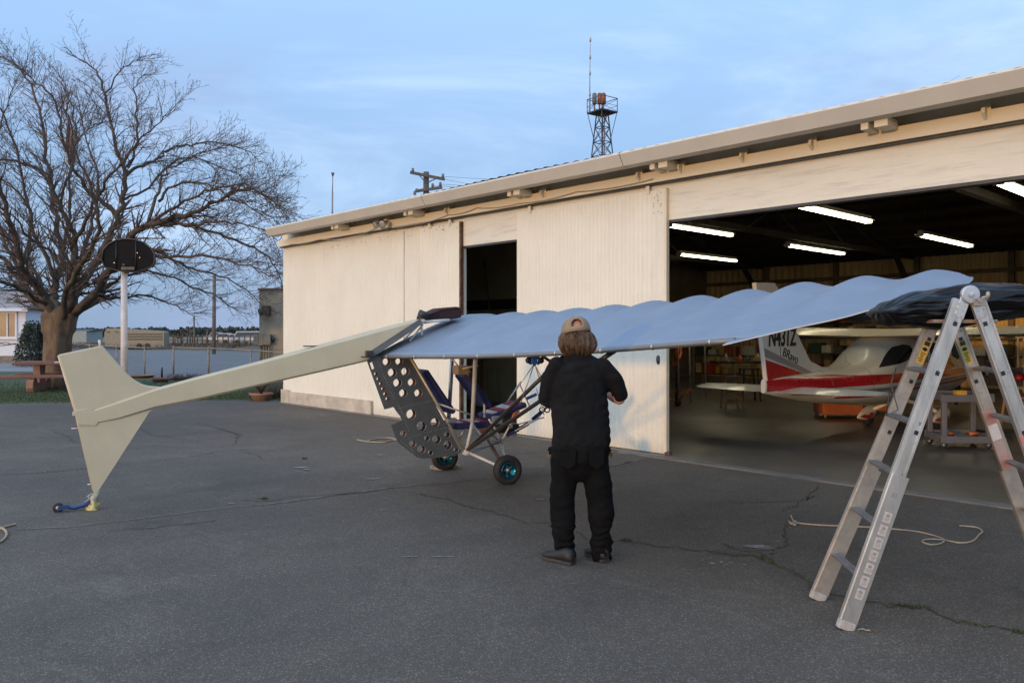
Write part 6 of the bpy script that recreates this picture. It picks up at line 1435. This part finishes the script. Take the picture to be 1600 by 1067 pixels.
bn = thing('dumpster', 'dark teal bin standing in front of the beige trailer', 'bin', (a1+a2)/2-UP*((a1+a2)/2).z); b.build('body', mat('teal_bin', (.02, .085, .085), .5, var=.1), bn, bevel=.03)
b = MB(); b.obox(Vector(((a1+a2)/2).xy.to_3d())+UP*(max(a1.z, a2.z)+.05), RT*abs((a2-a1).dot(RT))/2*1.04, FW*.64, UP*.06); b.build('lid', M_BLK, bn); b = MB()
c0 = ((a1+a2)/2).xy.to_3d(); b.obox(c0+UP*.2-FW*.0, RT*.8, FW*.5, UP*.2); b.build('skids', M_STEEL, bn)
def box_far(px0, px1, py0, base, name, label, cat, m, roof=None, dep=4):
    a = G((px0+px1)/2, base); q = depth_of(a); w_ = (px1-px0)/FPX*q/2; h = (base-py0)/FPX*q; t = thing(name, label, cat, a)
    b = MB(); b.obox(a+FW*dep/2+UP*h/2, RT*w_, FW*dep/2, UP*h/2); b.build('wall', m, t)
    b = MB(); b.prism([a-RT*(w_+.2)+UP*h, a+RT*(w_+.2)+UP*h, a+RT*(w_+.2)+UP*(h+.25)+FW*dep/2, a-RT*(w_+.2)+UP*(h+.25)+FW*dep/2], FW*dep*.5); b.build('roof', roof or M_STEEL, t); return t
box_far(110, 135, 517.5, 541, 'shed', 'pale green grey shed left of the beige trailer', 'shed', mat('shed_pale', (.28, .31, .29), .8))
box_far(-60, 20, 508, 541, 'far_barn', 'long pale barn far behind the white house', 'barn', mat('barn_pale', (.35, .36, .38), .8))
def pole(px, ytop, base, r, label, lean=0, name='utility_pole'):
    c = G(px, base); q = depth_of(c); b = MB(); tpp = P(px+lean, ytop, q); b.tube([c, tpp], [r, r*.8], 10); t = thing(name, label, 'pole', c, None); b.build('pole', mat('pole_brown', (.17, .13, .105), .85, var=.2), t); return t, tpp, q
t, tpp, q = pole(334, 430, 553, .16, 'thick brown utility pole standing right of the slim leaning one', 1)
b = MB(); b.bar(tpp-RT*.8-UP*.4, tpp+RT*.8-UP*.4, .12, .12); b.build('crossarm', MATS['pole_brown'], t)
pole(304, 494, 541, .13, 'slim dark pole leaning left far beyond the fence', -1)
pole(321, 518, 545, .06, 'pale leaning stake behind the fence between two posts', 3, 'stake')
pole(274, 528, 545, .10, 'short pale post far beyond the fence', -1, 'stake')
t = thing('ranch_gate', 'tall rusty gate frame standing over the far corral', 'gate', G(290, 543)); q = depth_of(G(290, 543)); b = MB(); b.tube([P(283, 543, q).xy.to_3d(), P(283, 515, q), P(297, 515, q), P(297, 543, q).xy.to_3d()], .09, 6); b.build('frame', M_RUST, t)
cf = thing('corral_fence', 'far rusty corral fence of pipes and posts in the dry field', 'fence', G(290, 545)); b = MB(); a0, a1 = G(235, 543), G(400, 546)
for z in (.5, .9, 1.3): b.tube([a0+UP*z, a1+UP*z], .045, 4)
b.build('rails', M_RUST, cf)
for k in range(22): c = a0.lerp(a1, k/21); b = MB(); b.tube([c, c+UP*random.uniform(1.3, 1.7)], .07, 5); b.build('post', M_RUST, cf)
# low dark verge bank on the far side of the road
b = MB(); rows = []
for i in range(61):
    px = -100+i*12; f = G(px, 547.5+(px-330)*.012); n = G(px, 541); h = .30+.25*mnoise.noise(Vector((i*.4, 0, 0))); rows.append([f+UP*-.02, f.lerp(n, .25)+UP*h, f.lerp(n, .6)+UP*h*.8, n-UP*.02])
b.grid(rows); b.build('verge_bank', mat('dry_verge', (.11, .088, .06), .95, var=.3, vscale=1.5), kind='structure', origin=(0, 0, 0))
b = MB(); random.seed(31)
for _ in range(5000):
    px = random.uniform(60, 445); f = G(px, random.uniform(541.5, 546.5)); blade(b, f+UP*.15, random.uniform(.15, .6), random.uniform(.05, .2), .035)
b.build('dry_weeds', mat('dry_weeds', (.15, .11, .065), .9, var=.3, vscale=1), kind='stuff', label='dry brown weeds along the far side of the road', cat='weeds', origin=(0, 0, 0), recalc=False)
# parked vehicles far away
def vehicle(px, base, L, H, m, label, van=False):
    c = G(px, base); t = thing('parked_truck', label, 'truck', c, 'vehicles parked far across the field'); w_ = L/2
    def VP(x, z, y=0): return c+RT*x*w_+UP*z*H+FW*y
    pr = [(-1, .22), (-1, .60), (-.55, .64), (-.38, .98), (.25, 1.0), (.36, .64), (1, .60), (1, .22)] if not van else [(-1, .2), (-1, .55), (-.82, .62), (-.68, .98), (1, 1.0), (1, .2)]
    b = MB(); b.prism([VP(x, z) for x, z in pr], FW*1.9); b.build('body', m, t, bevel=.05)
    wp = [(-.47, .66), (-.33, .93), (.20, .93), (.28, .66)] if not van else [(-.76, .62), (-.64, .92), (.8, .92), (.8, .66)]
    b = MB(); b.prism([VP(x, z, -.01) for x, z in wp], FW*-.02); b.build('window', M_GLS, t)
    for x in (-.62, .62): b = MB(); b.lathe(VP(x, 0)+UP*.36-FW*.03, FW, [(0, 0), (0, .36), (.22, .36), (.22, 0)], 18); b.build('wheel', M_RUB, t)
M_VW = mat('vehicle_white', (.45, .46, .49), .35)
vehicle(350, 536, 5.4, 1.7, M_VW, 'white pickup, leftmost of the vehicles parked beyond the corral'); vehicle(368, 537.5, 5.0, 1.6, M_VW, 'white pickup in the middle of the far parked vehicles'); vehicle(389, 538, 5.6, 2.0, M_VW, 'white van with dark windows left of the meter boxes', True)
vehicle(337, 534.5, 5, 1.9, mat('vehicle_grey', (.25, .26, .28), .4), 'grey pickup behind the thick utility pole')
for x0, pxs in (('long white trailer behind the parked vehicles', (372, 398)),):
    a = G(385, 531.5); q = depth_of(a); t = thing('box_trailer', x0, 'trailer', a); b = MB(); w_ = (pxs[1]-pxs[0])/FPX*q/2; b.obox(a+UP*1.25, RT*w_, FW*1.3, UP*.8); b.build('box', M_VW, t); b = MB(); b.obox(a+UP*1.25-FW*1.32, RT*w_*.95, FW*.02, UP*.25); b.build('stripe', M_PR, t)
    for s in (-.6, .6): b = MB(); b.lathe(a+RT*w_*s+UP*.42-FW*1.2, FW, [(0, 0), (0, .42), (.3, .42), (.3, 0)], 14); b.build('wheel', M_RUB, t)
# far trees one can tell apart
def ftree(px, base, top, wpx, label, m=M_DG):
    c = G(px, base); q = depth_of(c); H = (base-top)/FPX*q; W2 = wpx/FPX*q/2; t = thing('far_tree', label, 'tree', c, 'trees on the far side of the field'); b = MB()
    for _ in range(900):
        a = random.uniform(0, 6.28); h = random.uniform(.12, 1); r = random.random()**.5*W2*math.sqrt(max(0, 1-((h-.5)/.52)**2))*(1+.25*math.sin(a*2+h*7)); p = c+RT*math.cos(a)*r+FW*math.sin(a)*r+UP*h*H
        s = W2*.16; u = Vector((random.gauss(0, 1), random.gauss(0, 1), random.gauss(0, 1))).normalized()*s; v = Vector((random.gauss(0, 1), random.gauss(0, 1), random.gauss(0, 1))).normalized()*s*.7; b.add([p-u, p-v, p+u, p+v], [(0, 1, 2, 3)])
    b.build('crown', m, t, recalc=False); b = MB(); b.tube([c, c+UP*H*.7], [W2*.1, W2*.04], 6); b.build('trunk', M_TWIG, t)
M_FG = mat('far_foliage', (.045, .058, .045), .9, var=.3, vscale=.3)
for i, (px, base, top, wd, lb) in enumerate(((146, 531, 518, 8, 'narrow dark tree right of the pale shed'), (157, 531, 517, 9, 'dark tree touching the left end of the beige trailer'), (362, 529, 514.5, 14, 'round dark tree above the far white vehicles'), (378, 529, 517.5, 10, 'low tree right of the round one above the vehicles'), (349, 529, 517, 10, 'low tree left of the round one above the vehicles'), (327, 529, 518, 8, 'small tree just left of the thick utility pole'), (278, 530, 518.5, 7, 'small tree left of the gate frame'), (257, 531, 517.5, 8, 'dark tree at the right end of the beige trailer'))):
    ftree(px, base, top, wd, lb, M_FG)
b = MB(); random.seed(2)
for i in range(9000):
    px = random.uniform(-350, 520); q = random.uniform(330, 520); c = P(px, 500, q).xy.to_3d(); h = (4.2+2.2*mnoise.noise(Vector((px*.035, 1, 0)))+1.2*mnoise.noise(Vector((px*.15, 4, 0))))*random.random()**.6*.95
    p = c+UP*h; u = Vector((random.gauss(0, 1), random.gauss(0, 1), random.gauss(0, 1))).normalized()*1.1; v = Vector((random.gauss(0, 1), random.gauss(0, 1), random.gauss(0, 1))).normalized()*.8; b.add([p-u, p-v, p+u, p+v], [(0, 1, 2, 3)])
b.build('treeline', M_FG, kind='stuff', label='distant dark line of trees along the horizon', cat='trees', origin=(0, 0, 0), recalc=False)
b = MB(); rows = []
for i in range(81):
    px = -700+i*20; c = P(px, 500, 1900).xy.to_3d(); h = 8+5*mnoise.noise(Vector((i*.16, 0, 2)))+2*mnoise.noise(Vector((i*.6, 0, 2))); rows.append([c-UP*2, c+UP*h+FW*200, c+FW*600-UP*2])
b.grid(rows); b.build('hills', mat('hazy_hills', (.22, .26, .34), 1, var=.05), kind='structure', origin=(0, 0, 0))  # distance haze is put into the bluish base colour
# ---- utility pole behind the hangar
D1 = 42; up_ = thing('utility_pole', 'weathered utility pole with two crossarms rising behind the hangar roof', 'utility pole', P(664, 500, D1).xy.to_3d()); M_PB = mat('weathered_pole', (.13, .11, .095), .85, var=.2, vscale=4)
b = MB(); b.tube([P(664, 500, D1).xy.to_3d(), P(666, 269, D1)], [.20, .15], 12); b.build('pole', M_PB, up_)
b = MB(); b.bar(P(641, 269.5, D1-.2), P(695, 280.5, D1-.2), .14, .14); b.build('crossarm', M_PB, up_); b = MB(); b.bar(P(649, 299, D1-.2), P(691, 293, D1-.2), .14, .14); b.build('crossarm', M_PB, up_)
b = MB(); b.bar(P(654, 273, D1-.25), P(664, 284, D1-.25), .05, .05); b.bar(P(682, 279, D1-.25), P(669, 285, D1-.25), .05, .05); b.build('brace', M_PB, up_)
for px, py in ((692, 277), (688, 290), (676, 292), (651, 300), (648, 304), (645, 268)): b = MB(); b.lathe(P(px, py, D1-.2)-UP*.02, UP, [(0, 0), (0, .06), (.06, .09), (.10, .05), (.14, .08), (.2, .04), (.2, 0)], 10); b.build('insulator', mat('glazed_insulator', (.16, .15, .15), .25), up_)
for i, (x0, y0, x1, y1) in enumerate(((692, 276, 1500, 118), (688, 288, 1500, 128), (676, 290, 1450, 140), (692, 280, 1300, 186))):
    b = MB(); A_, C_ = P(x0, y0, D1), P(x1, y1, 62); b.tube([A_.lerp(C_, k/20)-UP*5.0*4*(k/20)*(1-k/20)*.55 for k in range(21)], .009, 4); b.build('power_line', mat('wire_grey', (.20, .22, .26), .6), label='%s of the thin power lines running right from the pole behind the hangar' % ('topmost', 'third', 'lowest', 'second')[i], cat='wire', group='power lines behind the hangar')
# ---- roof mast
m0 = P(519, 345, 24); t = thing('antenna_mast', 'slim grey antenna mast standing on the roof at left', 'antenna', m0); b = MB(); b.tube([m0-UP*.35, P(519.5, 300, 24)], .025, 8); b.tube([P(519.5, 300, 24), P(520, 272, 24)], .016, 6); b.build('mast', M_FP, t); b = MB(); b.tube([P(517.5, 271, 24), P(522.5, 271, 24)], .02, 6); b.tube([P(520, 275, 24), P(520, 270, 24)], .03, 8); b.build('antenna_head', M_STEEL, t)
# ---- beacon tower
D2 = 60; tw0 = P(940, 300, D2).xy.to_3d(); bt = thing('beacon_tower', 'steel lattice beacon tower with railed platform and whip antenna above the roof', 'tower', tw0)
M_TW = mat('tower_steel', (.10, .105, .115), .55, .4, var=.2); M_TWR = mat('tower_rust', (.30, .09, .04), .7, var=.3, vscale=3)
ux, uy = RL(.80, .60).normalized(), RL(-.60, .80).normalized(); ct_ = P(941, 177, D2); zt = ct_.z
def lg(sx, sy, z): 
    k = .30+(zt-z)*.082; return ct_.xy.to_3d()+ux*sx*k+uy*sy*k+UP*z
lev = [zt-i*1.1 for i in range(17)]
for sx in (-1, 1):
    for sy in (-1, 1): b = MB(); b.tube([lg(sx, sy, zt), lg(sx, sy, max(0, zt-18.1))], .05, 6); b.build('leg', M_TW, bt)
b = MB()
for z0, z1 in zip(lev, lev[1:]):
    if z1 < 0: break
    cs = [(-1, -1), (1, -1), (1, 1), (-1, 1)]
    for i in range(4): a, c = cs[i], cs[(i+1) % 4]; b.tube([lg(*a, z0), lg(*c, z1)], .03, 4); b.tube([lg(*c, z0), lg(*a, z1)], .03, 4); b.tube([lg(*a, z1), lg(*c, z1)], .035, 4)
b.build('bracing', M_TW, bt)
b = MB(); b.tube([ct_.xy.to_3d()+UP*2, ct_-UP*.1], .06, 8); b.tube([ct_+ux*.2-UP*9, ct_+ux*.2], .04, 6); b.build('cable_duct', M_TWR, bt)
b = MB(); b.obox(ct_+UP*.02, ux*.82, uy*.82, UP*.05); b.build('platform', mat('platform_dark', (.03, .028, .028), .7), bt)
b = MB()
for sx in (-1, 1):
    for sy in (-1, 1): b.tube([lg(sx, sy, zt-1.9), ct_+ux*sx*.78+uy*sy*.78], .035, 4)
b.build('platform_struts', M_TW, bt)
b = MB(); C4 = [ct_+ux*a*.80+uy*c*.80 for a, c in ((-1, -1), (1, -1), (1, 1), (-1, 1))]
for i in range(4):
    p, q = C4[i], C4[(i+1) % 4]; b.tube([p, p+UP*1.05], .03, 5); b.tube([p+UP*1.05, q+UP*1.05], .03, 5); b.tube([p+UP*.08, q+UP*1.0], .015, 4); b.tube([p+UP*.5, q+UP*.5], .015, 4)
b.build('railing', M_TW, bt)
for dx, m, w_ in ((.25, M_TWR, .21), (-.62, mat('beacon_grey', (.16, .15, .15), .6), .17), (-.12, M_TWR, .16)):
    b = MB(); c = ct_-RT*.0+RT*(dx*.75-.12)+UP*(1.05); b.tube([c-UP*.38, c+UP*.38], w_, 14); b.tube([c+UP*.38, c+UP*.46], [w_, w_*.6], 14); b.tube([c-UP*.95, c-UP*.38], .06, 6); b.build('beacon_drum', m, bt)
b = MB(); c = P(921.5, 175, D2); b.tube([c, P(921.5, 120, D2), P(922.5, 58, D2)], [.055, .04, .022], 6)
for py in (156, 148, 115, 90, 63): p = P(921.5+(160-py)*.01, py, D2); b.tube([p-UP*.12, p+UP*.12], .075, 6)
b.build('whip_antenna', mat('antenna_pink', (.40, .34, .33), .6), bt)
